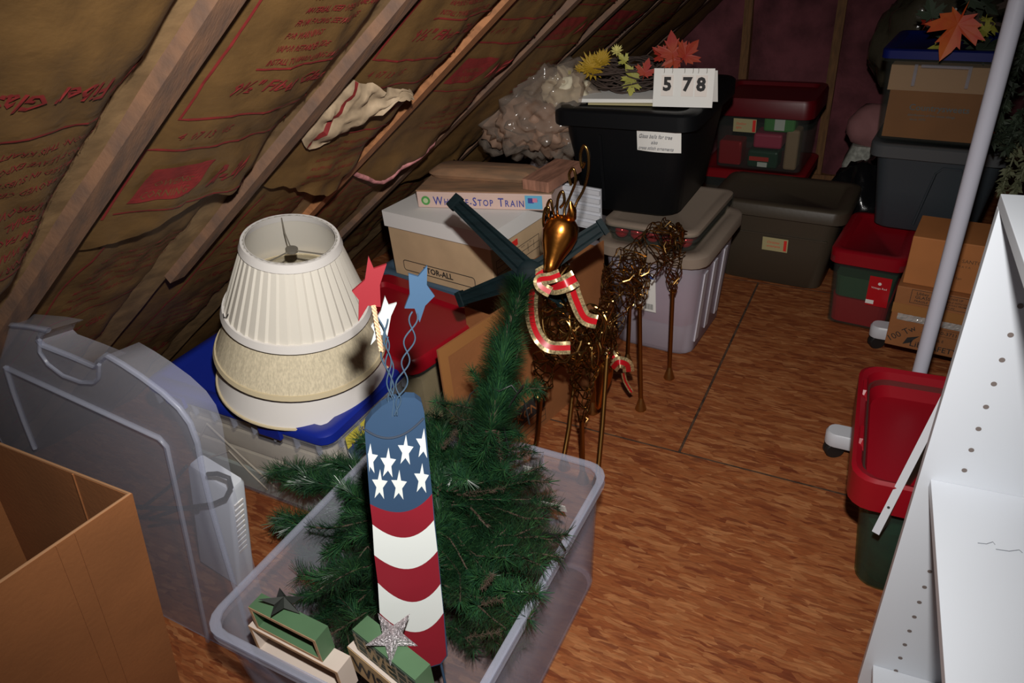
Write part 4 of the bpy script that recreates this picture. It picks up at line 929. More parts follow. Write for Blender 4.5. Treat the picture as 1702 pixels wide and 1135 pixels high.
holem = mk('hole_shadow', (0.16, 0.13, 0.12), 0.8)
for x in (0.062, 0.255):
    for z in [0.925 - 0.0455 * k for k in range(7)] + [0.395 - 0.045 * k for k in range(8)] + [1.02, 0.975]:
        MB().lathe([(0.0042, 0), (0.0042, 0.0006)], 14, M=Matrix.Translation((x, -0.0004, z)) @ Matrix.Rotation(PI / 2, 4, 'X')).build('shelf_hole', holem, sp_)
for k, (x, y, ln) in enumerate(((0.09, -0.13, 0.012), (0.12, -0.135, 0.018), (0.17, -0.15, 0.03))):
    mb = MB(); mb.tube([(x - ln, y - 0.004, 0.619), (x, y - 0.002, 0.6192), (x + ln * .8, y + 0.006, 0.619), (x + ln, y + 0.001, 0.619)], 0.0006, 4)
    o = mb.build('pine_fibre', inkg, None, loc=bk.location, rot=(0, 0, math.radians(4))); tag(o, 'loose dark fibre lying on the white bookcase shelf', 'fibre', 'fibres on the shelf')
for k, (x, y) in enumerate(((0.20, -0.07), (0.20, -0.12))):
    mb = MB(); mb.lathe([(0.009, 0), (0.0105, 0.002), (0.0105, 0.020), (0.007, 0.024), (0.0, 0.024)], 18); o = mb.build('shelf_pin', mk('frosted_cap%d' % k, (0.6, 0.62, 0.66), 0.3, alpha=0.6), None, smooth=50)
    o.location = bk.matrix_basis @ V((x, y, KZ)); o.location = V(bk.location) + Matrix.Rotation(math.radians(4), 3, 'Z') @ V((x, y, KZ)); tag(o, 'small frosted plastic cylinder on the bookcase top, %s' % ('farther from the camera' if k == 0 else 'nearer the camera'), 'fitting')
# narrow white shelf board leaning beside the bookcase
a_, b_ = P(1455, 886, Y=1.32), P(1548, 705, Y=1.40)
lb = thing('shelf_board', a_, 0, 'narrow white board end leaning on the red lid beside the bookcase', 'board')
d_ = (b_ - a_); M = frame(V((0, 0, 0)), d_, V((0.30, 0.9, 0.2)))
MB().box(0, d_.length * 1.25, 0, 0.010, -0.008, 0.008, M=M).build('board_edge', whitep, lb)
M3 = M @ Matrix.Translation((0, 0.0101, 0)); MB().box(0, d_.length * 1.25, 0.0, 0.16, -0.008, 0.008, M=M3).build('board_face', mk('brown_laminate', (0.25, 0.16, 0.10), 0.5), lb)
MB().lathe([(0.003, 0), (0.003, 0.001)], 10, M=M @ Matrix.Translation((0.07, 0.0, 0)) @ Matrix.Rotation(PI / 2, 4, 'X')).build('dowel_hole', inkb, lb)

# ================================================================ FOREGROUND
# ---- open clear bin with the tree in it
fbn = thing('storage_bin', (-0.765, 0.845, 0), 0, 'large open clear bin holding the green artificial tree', 'storage bin')
NWd, NDp, NHt = 0.565, 0.72, 0.36
tote(fbn, NWd, NDp, NHt, milky, 0.95, 0.05, 0.003, 0.013)
for x in (-0.20, -0.14, 0.06, 0.12): MB().box(x - 0.002, x + 0.002, NDp / 2 - 0.016, NDp / 2 - 0.001, NHt - 0.05, NHt - 0.002).build('rib', milkrim, fbn)
mb = MB(); mb.loft([rr(NWd + 0.028, NDp + 0.028, 0.055, NHt - 0.004), rr(NWd + 0.028, NDp + 0.028, 0.055, NHt + 0.002), rr(NWd - 0.004, NDp - 0.004, 0.05, NHt + 0.002), rr(NWd - 0.004, NDp - 0.004, 0.05, NHt - 0.004)], False, False, closed=True)
mb.build('rim', milkrim, fbn, smooth=40)
mb = MB(); M = frame(V((NWd / 2 - 0.004, -0.28, 0.06)), (0, 1, 0), (0.04, 0, 1)); rect_line(mb, 0, 0.20, 0, 0.16, 0.002, M, lift=0.002); mb.build('moulded_panel', milkrim, fbn)
o = MB().box(0, 0.075, 0, 0.034, 0, 0.0006, M=frame(P(895, 840, Y=1.13), V((1, 0.1, 0)), V((0, -0.35, 0.9)))).build('paper_tag', paper, None); tag(o, 'white printed tag hanging by the back right wall of the clear bin', 'tag')
M = frame(P(895, 840, Y=1.129), V((1, 0.1, 0)), V((0, -0.35, 0.9)))
text_obj('tag_print', [('manufactured for indoor use', 0.004, 0.024, 0.0056), ('do not leave lamps on all day', 0.004, 0.017, 0.0056), ('keep dry', 0.004, 0.010, 0.0056)], M, inkb, o)
M = frame(P(873, 788, Y=1.14), V((1, 0.1, 0)), V((0, -0.15, 0.9)))
o = MB().box(0, 0.034, 0, 0.034, 0, 0.0006, M=M).build('paper_tag', paper, None); tag(o, 'small white tag with fine print tucked in the needles below the back rim', 'tag')
text_obj('tag_print', [('warning', 0.003, 0.026, 0.006), ('read the', 0.003, 0.018, 0.006), ('sheet', 0.003, 0.010, 0.006)], M, inkb, o)

CAMP = V((0, 0, CAMH)); FO = P(675, 860, Y=0.66); FN = V((0.62, -0.72, 0.06)).normalized()
# ---- artificial tree, upside down: trunk, stand legs on top, branches in the bin
tr = thing('artificial_tree', (-0.78, 0.95, 0.0), 0, 'green artificial pine tree stored upside down with its dark plastic stand legs in the air', 'tree')
tl0 = V(tr.location)
S0 = P(883, 455, Y=1.38)
TP = [V((-0.80, 0.98, 0.10)), P(822, 690, Y=1.07), P(826, 640, Y=1.14), P(842, 560, Y=1.26), P(862, 500, Y=1.33), S0]
mb = MB(); mb.tube([p - tl0 for p in TP], 0.013, 8); mb.build('trunk', twig, tr, smooth=60)
NDV = [needle, needl2, mk('pine_needle_dark', (0.010, 0.040, 0.020), 0.4)]
def needles(mb, path, rad, cnt, L_=0.032, wd=0.0009, fwdb=0.5):
    path = [V(p) for p in path]; seg = len(path) - 1
    for k in range(cnt):
        f = random.random() * seg; i_ = min(int(f), seg - 1); c_ = path[i_].lerp(path[i_ + 1], f - i_); ax = (path[i_ + 1] - path[i_]).normalized()
        rv = V((random.gauss(0, 1), random.gauss(0, 1), random.gauss(0, 1))); rv = (rv - ax * rv.dot(ax)).normalized()
        dr = (rv + ax * random.uniform(0.1, 0.9) * fwdb * 1.6).normalized(); l = rad * random.uniform(0.7, 1.15)
        sd = dr.cross(ax).normalized() * wd
        e = c_ + dr * l + ax * random.uniform(-.003, .003)
        mb.add([c_ + sd, c_ - sd, e - sd * 0.4, e + sd * 0.4], [(0, 1, 2, 3)], random.choices((0, 1, 2), (5, 2, 3))[0])
GP = [p - tl0 for p in (V((-0.80, 0.99, 0.20)), P(816, 715, Y=1.05), P(822, 680, Y=1.09), P(828, 655, Y=1.13), P(830, 625, Y=1.16), P(843, 560, Y=1.26), P(862, 500, Y=1.33), P(866, 472, Y=1.355))]
mb = MB(); needles(mb, GP, 0.056, 9500, wd=0.0009, fwdb=0.35); o = mb.build('trunk_needles', NDV, tr); o['kind'] = 'stuff'
BRM = []
for vv in range(6):
    L_ = 0.20; sag = random.uniform(-0.02, 0.03)
    pth = [V((L_ * k / 5, 0.012 * math.sin(k * 1.3 + vv), sag * math.sin(PI * k / 5))) for k in range(6)]
    mb = MB(); needles(mb, pth, 0.036, 620, wd=0.00085)
    mb.tube([p for p in pth], 0.0022, 4, mi=3)
    me = bpy.data.meshes.new('branch'); me.from_pydata(mb.v, [], mb.f)
    for m_ in NDV + [twig]: me.materials.append(m_)
    for p_, mi in zip(me.polygons, mb.m): p_.material_index = mi
    BRM.append(me)
def branch(a, b):
    a = V(a); b = V(b); d = b - a
    o = bpy.data.objects.new('branch', random.choice(BRM)); C.objects.link(o); o.parent = tr
    q_ = d.to_track_quat('X', 'Z'); o.rotation_mode = 'QUATERNION'; o.rotation_quaternion = q_ @ Quaternion((1, 0, 0), random.uniform(0, 6.28))
    o.location = a - tl0; s_ = d.length / 0.20; o.scale = (s_, max(0.8, min(1.1, s_)), max(0.8, min(1.1, s_)))
tips = [(452, 778, .98), (470, 800, .95), (458, 868, .86), (475, 880, .84), (505, 800, 1.0), (500, 905, .80), (505, 930, .78), (520, 775, 1.0), (560, 775, 1.04), (600, 735, 1.09), (640, 715, 1.12),
        (725, 690, 1.16), (745, 700, 1.15), (790, 690, 1.16), (850, 720, 1.15), (870, 740, 1.15), (900, 775, 1.1), (912, 800, 1.06), (885, 750, 1.12), (940, 895, .96), (938, 930, .90), (925, 905, .93), (905, 855, 1.0),
        (700, 705, 1.15), (765, 705, 1.15), (820, 705, 1.15), (590, 775, 1.05), (540, 840, .92), (555, 800, .97)]
cb_ = V((-0.79, 0.93, 0.40))
for x, y, Y in tips:
    b = P(x, y, Y=Y); a = b.lerp(cb_, min(0.9, 0.21 / max(0.05, (b - cb_).length)))
    branch(a, b)
for x, y, Y in ((495, 1010, .74), (520, 985, .74), (500, 1040, .70), (560, 1010, .68), (900, 990, .80), (880, 1030, .76), (850, 1085, .74), (590, 1000, .70), (860, 980, .8), (545, 960, .74), (575, 925, .78), (530, 1030, .70), (585, 1060, .69), (600, 960, .74), (560, 890, .82), (600, 850, .88), (900, 930, .86), (880, 880, .92), (840, 1040, .74), (820, 960, .80), (790, 1010, .78)):
    b = P(x, y, Y=Y); b.z = max(b.z, 0.06); a = b.lerp(V((-0.78, 0.88, 0.25)), min(0.95, 0.20 / max(0.05, (b - V((-0.78, 0.88, 0.25))).length))); branch(a, b)
rnd = random.Random(3)
for k in range(120):
    th1 = rnd.uniform(0, 2 * PI); rad = math.sqrt(rnd.random()); lev = rnd.choice((0.12, 0.20, 0.28, 0.34, 0.38, 0.40))
    sh = 1.0 if lev < 0.33 else 0.8
    c_ = V((-0.775 + 0.19 * rad * math.cos(th1) * sh, 0.875 + 0.25 * rad * math.sin(th1) * sh, lev))
    dr = V((math.cos(th1) + rnd.uniform(-1, 1), math.sin(th1) + rnd.uniform(-1, 1), rnd.uniform(-0.3, 0.35))).normalized() * rnd.uniform(0.10, 0.16)
    e = c_ + dr; e.x = max(-1.02, min(-0.52, e.x)); e.y = max(0.53, min(1.16, e.y)); c2 = c_ - dr * 0.35; c2.x = max(-1.0, min(-0.54, c2.x)); c2.y = max(0.55, min(1.14, c2.y))
    if (c2 - FO).dot(FN) > -0.05 or (e - FO).dot(FN) > -0.05: continue
    branch(c2, e)
for k in range(16):
    f = rnd.random(); c_ = V((-0.80, 1.0, 0.34)).lerp(P(825, 665, Y=1.12), f); a_ = rnd.uniform(0, 6.28)
    e = c_ + V((math.cos(a_) * 0.12, math.sin(a_) * 0.10, rnd.uniform(-0.04, 0.08))); branch(c_, e)
# the stand: four ribbed legs meeting at a hub
def stand_leg(tip, w0=0.026, w1=0.017):
    a = S0 - tl0; b = V(tip) - tl0; d = (b - a).normalized(); vd = (V((0, 0, CAMH)) - S0).normalized(); sd = d.cross(vd).normalized(); n_ = sd.cross(d).normalized()
    def sec(p, w_, h_): return [p + sd * w_ + n_ * h_, p - sd * w_ + n_ * h_, p - sd * w_ - n_ * h_, p + sd * w_ - n_ * h_]
    mb = MB(); mb.loft([sec(a, w0, 0.012), sec(a.lerp(b, 0.93), w1, 0.009), sec(a.lerp(b, 0.94), w1 + 0.004, 0.012), sec(b, w1 + 0.002, 0.012)])
    o = mb.build('stand_leg', teal, tr)
    m2 = MB()
    for k in (-0.5, 0.5): m2.tube([a + n_ * 0.012 + sd * w0 * k, a.lerp(b, 0.92) + n_ * 0.009 + sd * w1 * k], 0.0025, 4)
    m2.build('leg_ridge', teal, o)
stand_leg(P(752, 332, Y=1.45)); stand_leg(P(763, 498, Y=1.36)); stand_leg(P(1006, 374, Y=1.50)); stand_leg(P(938, 500, Y=1.42))
vd = (V((0, 0, CAMH)) - S0).normalized()
MB().lathe([(0.034, -0.02), (0.036, 0.010), (0.028, 0.016), (0.0, 0.016)], 20, True, False, M=Matrix.Translation(S0 - tl0) @ vd.to_track_quat('Z', 'Y').to_matrix().to_4x4()).build('hub', teal, tr, smooth=40)
# dark light-string wires and bare twigs among the needles
for pts in ([(870, 640, 1.1), (850, 668, 1.1), (835, 700, 1.1), (845, 745, 1.08)], [(800, 640, 1.13), (782, 655, 1.12), (770, 690, 1.1)], [(940, 915, .93), (925, 890, .92), (905, 885, .93), (885, 905, .92)], [(805, 640, 1.12), (830, 650, 1.1), (850, 640, 1.12), (872, 668, 1.12), (880, 705, 1.12)], [(700, 905, .82), (690, 870, .86), (705, 830, .9)]):
    mb = MB(); mb.tube([P(x, y, Y=Y) - tl0 for x, y, Y in pts], 0.002, 5); mb.build('light_wire', blackr, tr, smooth=60)
for (x0, y0, x1, y1, Y) in ((770, 820, 840, 812, .95), (800, 1005, 835, 995, .75), (735, 745, 760, 715, 1.0), (828, 715, 832, 765, 1.05), (775, 1060, 830, 1050, .7), (800, 980, 820, 955, .76)):
    mb = MB(); needles(mb, [P(x0, y0, Y=Y) - tl0, P(x1, y1, Y=Y) - tl0], 0.010, 90, wd=0.0006); mb.m = [3] * len(mb.m)
    mb.build('brown_twig', NDV + [twig], tr)

# ---- firecracker board with stars on wires
fk = thing('firecracker_stake', FO, 0, 'wooden firecracker stake with stars and stripes and three cut stars on wires', 'garden stake')
FU = V((0, 0, 1)).cross(FN).normalized(); FV = FN.cross(FU).normalized(); FM = Matrix(((FU.x, FV.x, FN.x, 0), (FU.y, FV.y, FN.y, 0), (FU.z, FV.z, FN.z, 0), (0, 0, 0, 1)))
def F2(x, y): p = PP(x, y, FO, FN) - FO; return (p.dot(FU), p.dot(FV))
def arc(l, m_, r_, n=14):        # quadratic through left, middle, right pixels
    out = []
    for k in range(n + 1):
        t_ = k / n; cx = 2 * m_[0] - (l[0] + r_[0]) / 2; cy = 2 * m_[1] - (l[1] + r_[1]) / 2
        out.append(((1 - t_) ** 2 * l[0] + 2 * t_ * (1 - t_) * cx + t_ * t_ * r_[0], (1 - t_) ** 2 * l[1] + 2 * t_ * (1 - t_) * cy + t_ * t_ * r_[1]))
    return out
TOPE = [(606, 715), (608, 704), (618, 690), (634, 675), (652, 665), (672, 660), (690, 661), (701, 669), (705, 684)]
outl = [(606, 715)] + [(605 + 27 * k / 6, 712 + 300 * k / 6) for k in range(1, 6)] + [(636, 1058), (648, 1085), (690, 1105), (715, 1109), (733, 1104), (744, 1090), (743, 1070), (705, 684)] + list(reversed(TOPE))[1:-1]
MB().prism([F2(*p) for p in outl], -0.016, FM).build('board', pblue, fk)
MB().prism([F2(*p) for p in outl if p[1] > 1015], 0.0007, FM) if False else None
EL = [(606, 715), (615, 837), (619, 871), (622, 922), (628, 968), (631, 1018)]; ER = [(705, 684), (718, 820), (721, 864), (727, 915), (732, 970), (737, 1018)]; EM = [None, (672, 850), (674, 893), (679, 945), (685, 1000), (690, 1050)]
CT = arc((606, 714), (655, 722), (705, 690))
def band(nm, up, lo, mat, lift=0.0008): 
    MB().prism([F2(*p) for p in up] + [F2(*p) for p in reversed(lo)], lift, FM).build(nm, mat, fk)
As = [None] + [arc(EL[k], EM[k], ER[k]) for k in range(1, 6)]
band('blue_field', [p for p in TOPE], As[1], pblue)
band('red_stripe', As[1], As[2], pred); band('white_stripe', As[2], As[3], pwhite); band('red_stripe', As[3], As[4], pred); band('white_stripe', As[4], As[5], pwhite)
BOT = [(633, 1030), (638, 1058), (649, 1083), (690, 1103), (715, 1107), (732, 1102), (742, 1089), (739, 1050)]
band('red_stripe', As[5], BOT, pred)
mb = MB(); mb.tube([FM @ V((*F2(*p), 0.0012)) for p in arc((607, 713), (655, 726), (704, 694), 20)], 0.0022, 5); mb.build('charred_line', char, fk)
def vstar(cx, cy, h_, w_, rot, mat, parent, lift=0.0012, cl=None):
    pts = []
    for k in range(10):
        a = -PI / 2 + k * PI / 5 + rot; R_ = 1 if k % 2 == 0 else 0.42
        x, y = cx + w_ * R_ * math.cos(a), cy + h_ * R_ * math.sin(a)
        if cl: x = max(cl[0] + (y - 700) * 0.082, min(cl[1] + (y - 700) * 0.097, x))
        pts.append(F2(x, y))
    MB().prism(list(reversed(pts)), lift, FM).build('white_star', mat, parent)
for (x, y) in ((615, 763), (645, 770), (674, 749), (704, 738), (631, 806), (663, 807), (701, 796)):
    vstar(x, y, 27, 13.5, 0.05, pwhite, fk, cl=(607, 704))
mb = MB(); a_ = PP(733, 1106, FO, FN) - FO - FN * 0.008; mb.tube([a_ + V((0, 0, 0.03)), a_ - V((0, 0, 0.14))], 0.0028, 6); mb.build('stake_rod', pblueb, fk, smooth=60)
def ws(pts, sc=3.782, ox=330, oy=360): return [(ox + x / sc, oy + y / sc) for x, y in pts]
RS_ = ws([(1068, 250), (1102, 328), (1182, 300), (1140, 430), (1145, 568), (1065, 560), (1005, 660), (1008, 525), (965, 470), (1045, 400)])
BS_ = ws([(1438, 310), (1435, 430), (1485, 500), (1425, 560), (1390, 665), (1358, 578), (1295, 577), (1328, 490), (1320, 360), (1380, 378)])
WS_ = ws([(1172, 502), (1197, 560), (1246, 545), (1210, 625), (1187, 750), (1140, 742), (1082, 808), (1105, 725), (1085, 690), (1145, 600)])
for pts, mat, Yd, nm in ((RS_, predb, 0.0, 'red_star'), (WS_, mk('star_white', (0.42, 0.45, 0.44), 0.6), 0.012, 'white_cut_star'), (BS_, pblueb, 0.004, 'blue_star')):
    o2 = FO + FN * -Yd
    pp = []
    for x, y in pts:
        p = PP(x, y, o2, FN) - FO; pp.append((p.dot(FU), p.dot(FV)))
    MB().prism(list(reversed(pp)), -0.005, FM @ Matrix.Translation((0, 0, -Yd))).build(nm, mat, fk)
def wavy(base, top, amp, ph, waves, dz=0.0):
    out = []
    for k in range(41):
        f = k / 40; x = base[0] + (top[0] - base[0]) * f; y = base[1] + (top[1] - base[1]) * f
        out.append(PP(x + amp * math.sin(ph + f * waves * 2 * PI) * min(1, 6 * f), y, FO + FN * (0.004 + dz), FN) - FO)
    return out
for (b_, t_, a_, p_, w_, dz) in (((652, 692), (640, 530), 5, 0, 2.2, -0.004), ((653, 690), (628, 510), 6, PI, 2.3, -0.006), ((656, 690), (688, 520), 8, 0, 2.4, 0), ((660, 690), (690, 518), 8, PI, 2.4, 0), ((655, 692), (640, 555), 5, PI, 2.0, -0.01), ((658, 692), (645, 560), 4, 0, 2.0, -0.01)):
    mb = MB(); mb.tube(wavy(b_, t_, a_, p_, w_, dz), 0.0013, 6); mb.build('wire', wireb, fk, smooth=60)
for ph in (0, 2.1, 4.2):
    mb = MB(); mb.tube([PP(621 + 13 * (k / 30) + 2.6 * math.sin(ph + k * 0.8), 508 + 76 * k / 30, FO + FN * (0.004 + 0.002 * math.cos(ph + k * .8)), FN) - FO for k in range(31)], 0.0016, 5); mb.build('raffia_strand', raffia, fk)
mb = MB()      # shadow-free small scratch
# ---- word blocks seen from behind (left) and in front (right)
def hollow_block(t, u, dv, c0, ln, dp, ht, mat, face, inner, ins=0.007, hollow=True):
    """frame box: c0 is top-back-left corner, u along length, dv towards the viewer"""
    M = Matrix(((u.x, -dv.x, 0, c0.x), (u.y, -dv.y, 0, c0.y), (0, 0, 1, c0.z), (0, 0, 0, 1)))
    mb = MB()
    if hollow:
        mb.box(0, ln, -dp, 0, -ins, 0, M=M).box(0, ln, -dp, 0, -ht, -ht + ins, M=M).box(0, ins, -dp, 0, -ht + ins, -ins, M=M).box(ln - ins, ln, -dp, 0, -ht + ins, -ins, M=M)
    else: mb.box(0, ln, -dp, 0, -ht, 0, M=M)
    o = mb.build('block_frame', mat, t)
    if hollow: MB().box(ins, ln - ins, -dp * 0.35, -dp * 0.1, -ht + ins, -ins, M=M).build('back_board', inner, t)
    if hollow:
        m = MB(); M2 = M
        m.box(0.0, ln, -dp - 0.0008, -dp, -ins, 0, M=M2).box(0, ln, -dp - 0.0008, -dp, -ht, -ht + ins, M=M2).box(0, ins, -dp - 0.0008, -dp, -ht + ins, -ins, M=M2).box(ln - ins, ln, -dp - 0.0008, -dp, -ht + ins, -ins, M=M2)
        m.build('frame_edge', face, t)
    return M
za = 0.455
A0 = P(434.7, 985.7, Z=za); A1 = P(545, 1040, Z=za); A2 = P(418, 1006, Z=za)
wb1 = thing('word_block', V((A0.x, A0.y, 0.0)), 0, 'sage green and cream sign block with hollow back and dark star on top', 'sign block')
bl = V(wb1.location); u = (A1 - A0); ln = u.length; u.normalize(); dv = (A2 - A0); dp = max(0.03, abs(dv.dot(V((-u.y, u.x, 0))))); dv = V((u.y, -u.x, 0))
hollow_block(wb1, u, dv, V((0, 0, za)), ln, dp + 0.004, 0.062, pgreen, mdf, mdf)
hollow_block(wb1, u, dv, V((0, 0, za - 0.0625)) - u * 0.020 + dv * 0.002, ln + 0.058, dp + 0.006, 0.075, pcream, mdf, mdf)
def tin_star(t, c, n, R_, mat, rot=0.3, nm='tin_star'):
    M = Matrix.Translation(c) @ V(n).to_track_quat('Z', 'Y').to_matrix().to_4x4(); p = star_pts(R_, R_ * 0.38, 5, rot); mb = MB()
    mb.add([M @ V((0, 0, R_ * 0.28))] + [M @ V((x, y, 0)) for x, y in p] + [M @ V((0, 0, -0.001))], [(0, 1 + k, 1 + (k + 1) % 10) for k in range(10)] + [(11, 1 + (k + 1) % 10, 1 + k) for k in range(10)])
    return mb.build(nm, mat, t)
tin_star(wb1, P(470, 1001, Z=za + 0.012) - bl, V((0.15, 0.45, 1)), 0.045, bstar, 0.9)
zb = 0.455
B0 = P(611, 1022.6, Z=zb); B1 = P(715, 1104, Z=zb); B2 = P(585.4, 1050.5, Z=zb)
wb2 = thing('word_block', V((B0.x, B0.y, 0.0)), 0, 'sage green and tan sign block lettered WISH with a silver glitter star', 'sign block')
bl = V(wb2.location); u = (B1 - B0); ln = u.length; u.normalize(); dv = V((u.y, -u.x, 0)); dp = 0.036
if dv.dot(B2 - B0) < 0: dv = -dv
hollow_block(wb2, u, dv, V((0, 0, zb)), ln, dp, 0.058, pgreen, mdf, mdf, hollow=False)
hollow_block(wb2, u, dv, V((0, 0, zb - 0.0585)) - u * 0.022 + dv * 0.002, ln + 0.05, dp + 0.006, 0.07, pcream, mdf, mdf, hollow=False)
M = frame(V((0, 0, zb - 0.058)) + dv * (dp + 0.0006), u, V((0, 0, 1)))
plaid = mk('plaid_dark', (0.035, 0.055, 0.04), 0.6); o_ = card_piece('plaid_face', ln, 0.056, M, plaid, wb2)
mb = MB()
for k in range(6):
    quad(mb, 0.004 + ln / 6 * k, 0.010 + ln / 6 * k, 0.001, 0.055, M, 0.0016); 
for k in range(3): quad(mb, 0.001, ln - 0.001, 0.008 + 0.018 * k, 0.012 + 0.018 * k, M, 0.0018)
mb.build('plaid_line', mk('plaid_tan', (0.30, 0.24, 0.16), 0.6), wb2)
text_obj('lettering', [('WE', 0.03, 0.012, 0.050)], M @ Matrix.Translation((0, 0, 0.002)), mk('tan_paint', (0.42, 0.30, 0.16), 0.6), wb2, bold=0.02)
M = frame(V((0, 0, zb - 0.1285)) - u * 0.022 + dv * (0.002 + dp + 0.0066), u, V((0, 0, 1)))
card_piece('tan_face', ln + 0.05, 0.069, M, mk('tan_face_paint', (0.42, 0.28, 0.14), 0.6), wb2)
text_obj('lettering', [('WISH', 0.008, 0.016, 0.052)], M @ Matrix.Translation((0, 0, 0.0014)), inkb, wb2, bold=0.02)
tin_star(wb2, P(652, 1058, Z=zb + 0.016) - bl, V((0.35, -0.25, 0.8)), 0.048, sstar, 0.5)

# ---- milky tray standing on edge
ty = thing('clear_bin_lid', (-1.30, 0.60, 0.0), 0, 'large milky clear bin standing on its side behind the open brown carton', 'storage bin')
tyl = V(ty.location); ty['label'] = 'large milky clear bin standing on its side behind the nearest open carton'; ty.name = 'upended_bin'
OUT = [(-120, 528), (-40, 533), (0, 538), (50, 543), (81, 549), (68, 556), (64, 566), (72, 574), (118, 592), (158, 609), (165, 600), (178, 590), (205, 606), (235, 626), (270, 652), (298, 678), (316, 703), (328, 735), (336, 780), (352, 845), (375, 925), (398, 1000), (425, 1090), (452, 1175)]
RET = [(430, 1300), (0, 1300), (-120, 1200)]
pr = [P(x, y, Y=0.60) - tyl for x, y in OUT]
for p in pr: p.z = max(p.z, 0.002)
lowz = pr[-1]
poly = pr + [V((-0.75, 0, 0.002)) if False else V((pr[0].x, 0, 0.002))]
mb = MB(); n = len(poly); mb.add([p + V((0, -0.0015, 0)) for p in poly] + [p + V((0, 0.0015, 0)) for p in poly], [tuple(range(n)), tuple(reversed(range(n, 2 * n)))] + [(k, n + k, n + (k + 1) % n, (k + 1) % n) for k in range(n)])
trm = mk('upended_milky', (0.50, 0.51, 0.58), 0.32, alpha=0.29, bump=0.15, bscale=9); mb.build('bin_base', trm, ty)
cen = V((-0.25, 0, 0.35))
back = [p.lerp(cen, 0.03) + V((0, 0.07, 0)) for p in pr]
mb = MB(); mb.add([v for p, q_ in zip(pr, back) for v in (p, q_)], [(2 * k, 2 * k + 2, 2 * k + 3, 2 * k + 1) for k in range(len(pr) - 1)]); mb.build('side_wall', trm, ty, smooth=50)
mb = MB(); mb.tube(pr, 0.006, 6); mb.build('rim', milkrim, ty, smooth=60)
INN = [(12, 612), (265, 728), (277, 742), (290, 800), (318, 930), (345, 1060), (372, 1200)]
mb = MB(); mb.tube([P(x, y, Y=0.595) - tyl for x, y in INN], 0.0055, 5); mb.build('base_ridge', milkrim, ty, smooth=60)
mb = MB(); mb.tube([P(x, y, Y=0.595) - tyl for x, y in [(10, 610), (22, 650), (40, 700), (58, 745)]], 0.006, 5); mb.build('base_ridge', milkrim, ty, smooth=60)
mb = MB(); mb.tube([P(x, y, Y=0.594) - tyl for x, y in [(66, 565), (66, 585), (80, 605), (105, 624), (135, 635), (155, 636), (164, 628), (165, 606)]], 0.004, 5); mb.build('handle_recess', milkrim, ty, smooth=60)

# ---- white louvred unit with a black cord behind it
c_ = P(381, 806, Y=0.76)
TLT = 0.30; wu = thing('white_heater', (c_.x - 0.066 - c_.z * math.tan(TLT), 0.785, 0.022), (0, TLT, 0), 'white louvred appliance with a looped black cord behind the milky bin', 'appliance')
hz_ = c_.z / math.cos(TLT) - 0.03; WI = (Matrix.Translation(wu.location) @ Matrix.Rotation(TLT, 4, 'Y')).inverted()
o = MB().loft([rr(0.148, 0.06, 0.010, 0.0), rr(0.14, 0.05, 0.010, hz_ - 0.01), rr(0.13, 0.042, 0.008, hz_)]).build('casing', white, wu, smooth=40)
for k in range(10): MB().box(0.066, 0.0735, -0.018, 0.010, hz_ - 0.07 - 0.022 * k, hz_ - 0.058 - 0.022 * k).build('louvre', whitec, wu)
mb = MB()
mb.tube([WI @ P(x, y, Y=0.74) for x, y in [(250, 862), (300, 845), (352, 838), (375, 828), (384, 810), (380, 794), (362, 787), (345, 788)]], 0.0055, 7); mb.build('cord', blackr, wu, smooth=60)
mb = MB(); mb.tube([WI @ P(x, y, Y=0.735) for x, y in [(225, 842), (265, 845), (330, 845)]], 0.006, 6); mb.tube([WI @ P(x, y, Y=0.735) for x, y in [(235, 845), (280, 810), (310, 775)]], 0.005, 6); mb.build('cord', blackr, wu, smooth=60)

# ---- nearest open carton
K0 = P(220, 820, Z=0.75); K1 = P(0, 970, Z=0.75); K2 = P(0, 735, Z=0.75); KB = P(300, 1135, Y=K0.y)
nc = thing('open_carton', (K0.x - 0.2, K0.y - 0.2, 0), 0, 'open brown carton with its flaps cut off nearest the camera', 'carton')
nl = V(nc.location); ey = (K1 - K0).normalized(); ex = (K2 - K0).normalized()
slope = (KB - K0) / (K0.z - KB.z); bt_ = K0 + slope * (K0.z - 0.30)
cor = [K0, K0 + ex * 0.46, K0 + ex * 0.46 + ey * 0.36, K0 + ey * 0.36]
lowc = [c + slope * (K0.z - 0.012) for c in cor]
th2 = 0.006; inn = ex * 0 
def wall(a, b, a2, b2, inward, nm='panel'):
    mb = MB(); mb.loft([[a - nl, b - nl, b + inward - nl, a + inward - nl], [a2 - nl, b2 - nl, b2 + inward - nl, a2 + inward - nl]]); return mb.build(nm, card, nc)
w1 = wall(cor[0], cor[3], lowc[0], lowc[3], ex * th2); wall(cor[0] + ex * th2, cor[1], lowc[0] + ex * th2, lowc[1], ey * th2); wall(cor[1] + ey * th2, cor[2] + ey * 0, lowc[1] + ey * th2, lowc[2], -ex * th2); wall(cor[3] + ex * th2, cor[2] - ex * th2, lowc[3] + ex * th2, lowc[2] - ex * th2, -ey * th2)
mb = MB(); mb.loft([[c - nl for c in lowc], [c - nl + V((0, 0, 0.006)) for c in lowc]]); mb.build('bottom_panel', card, nc)
for f in (0.10, 0.13):
    a = cor[0] + ey * f - ex * 0.0006 - nl; b = lowc[0] + ey * f - ex * 0.0006 - nl; mb = MB(); mb.tube([a, b], 0.0010, 4); mb.build('crease', card, nc)
a = cor[0] + ex * 0.145 + ey * (th2 + 0.0008) - nl; b = lowc[0] + ex * 0.145 + ey * (th2 + 0.0008) - nl; mb = MB(); mb.tube([a, b], 0.002, 4); mb.build('crease', card, nc)
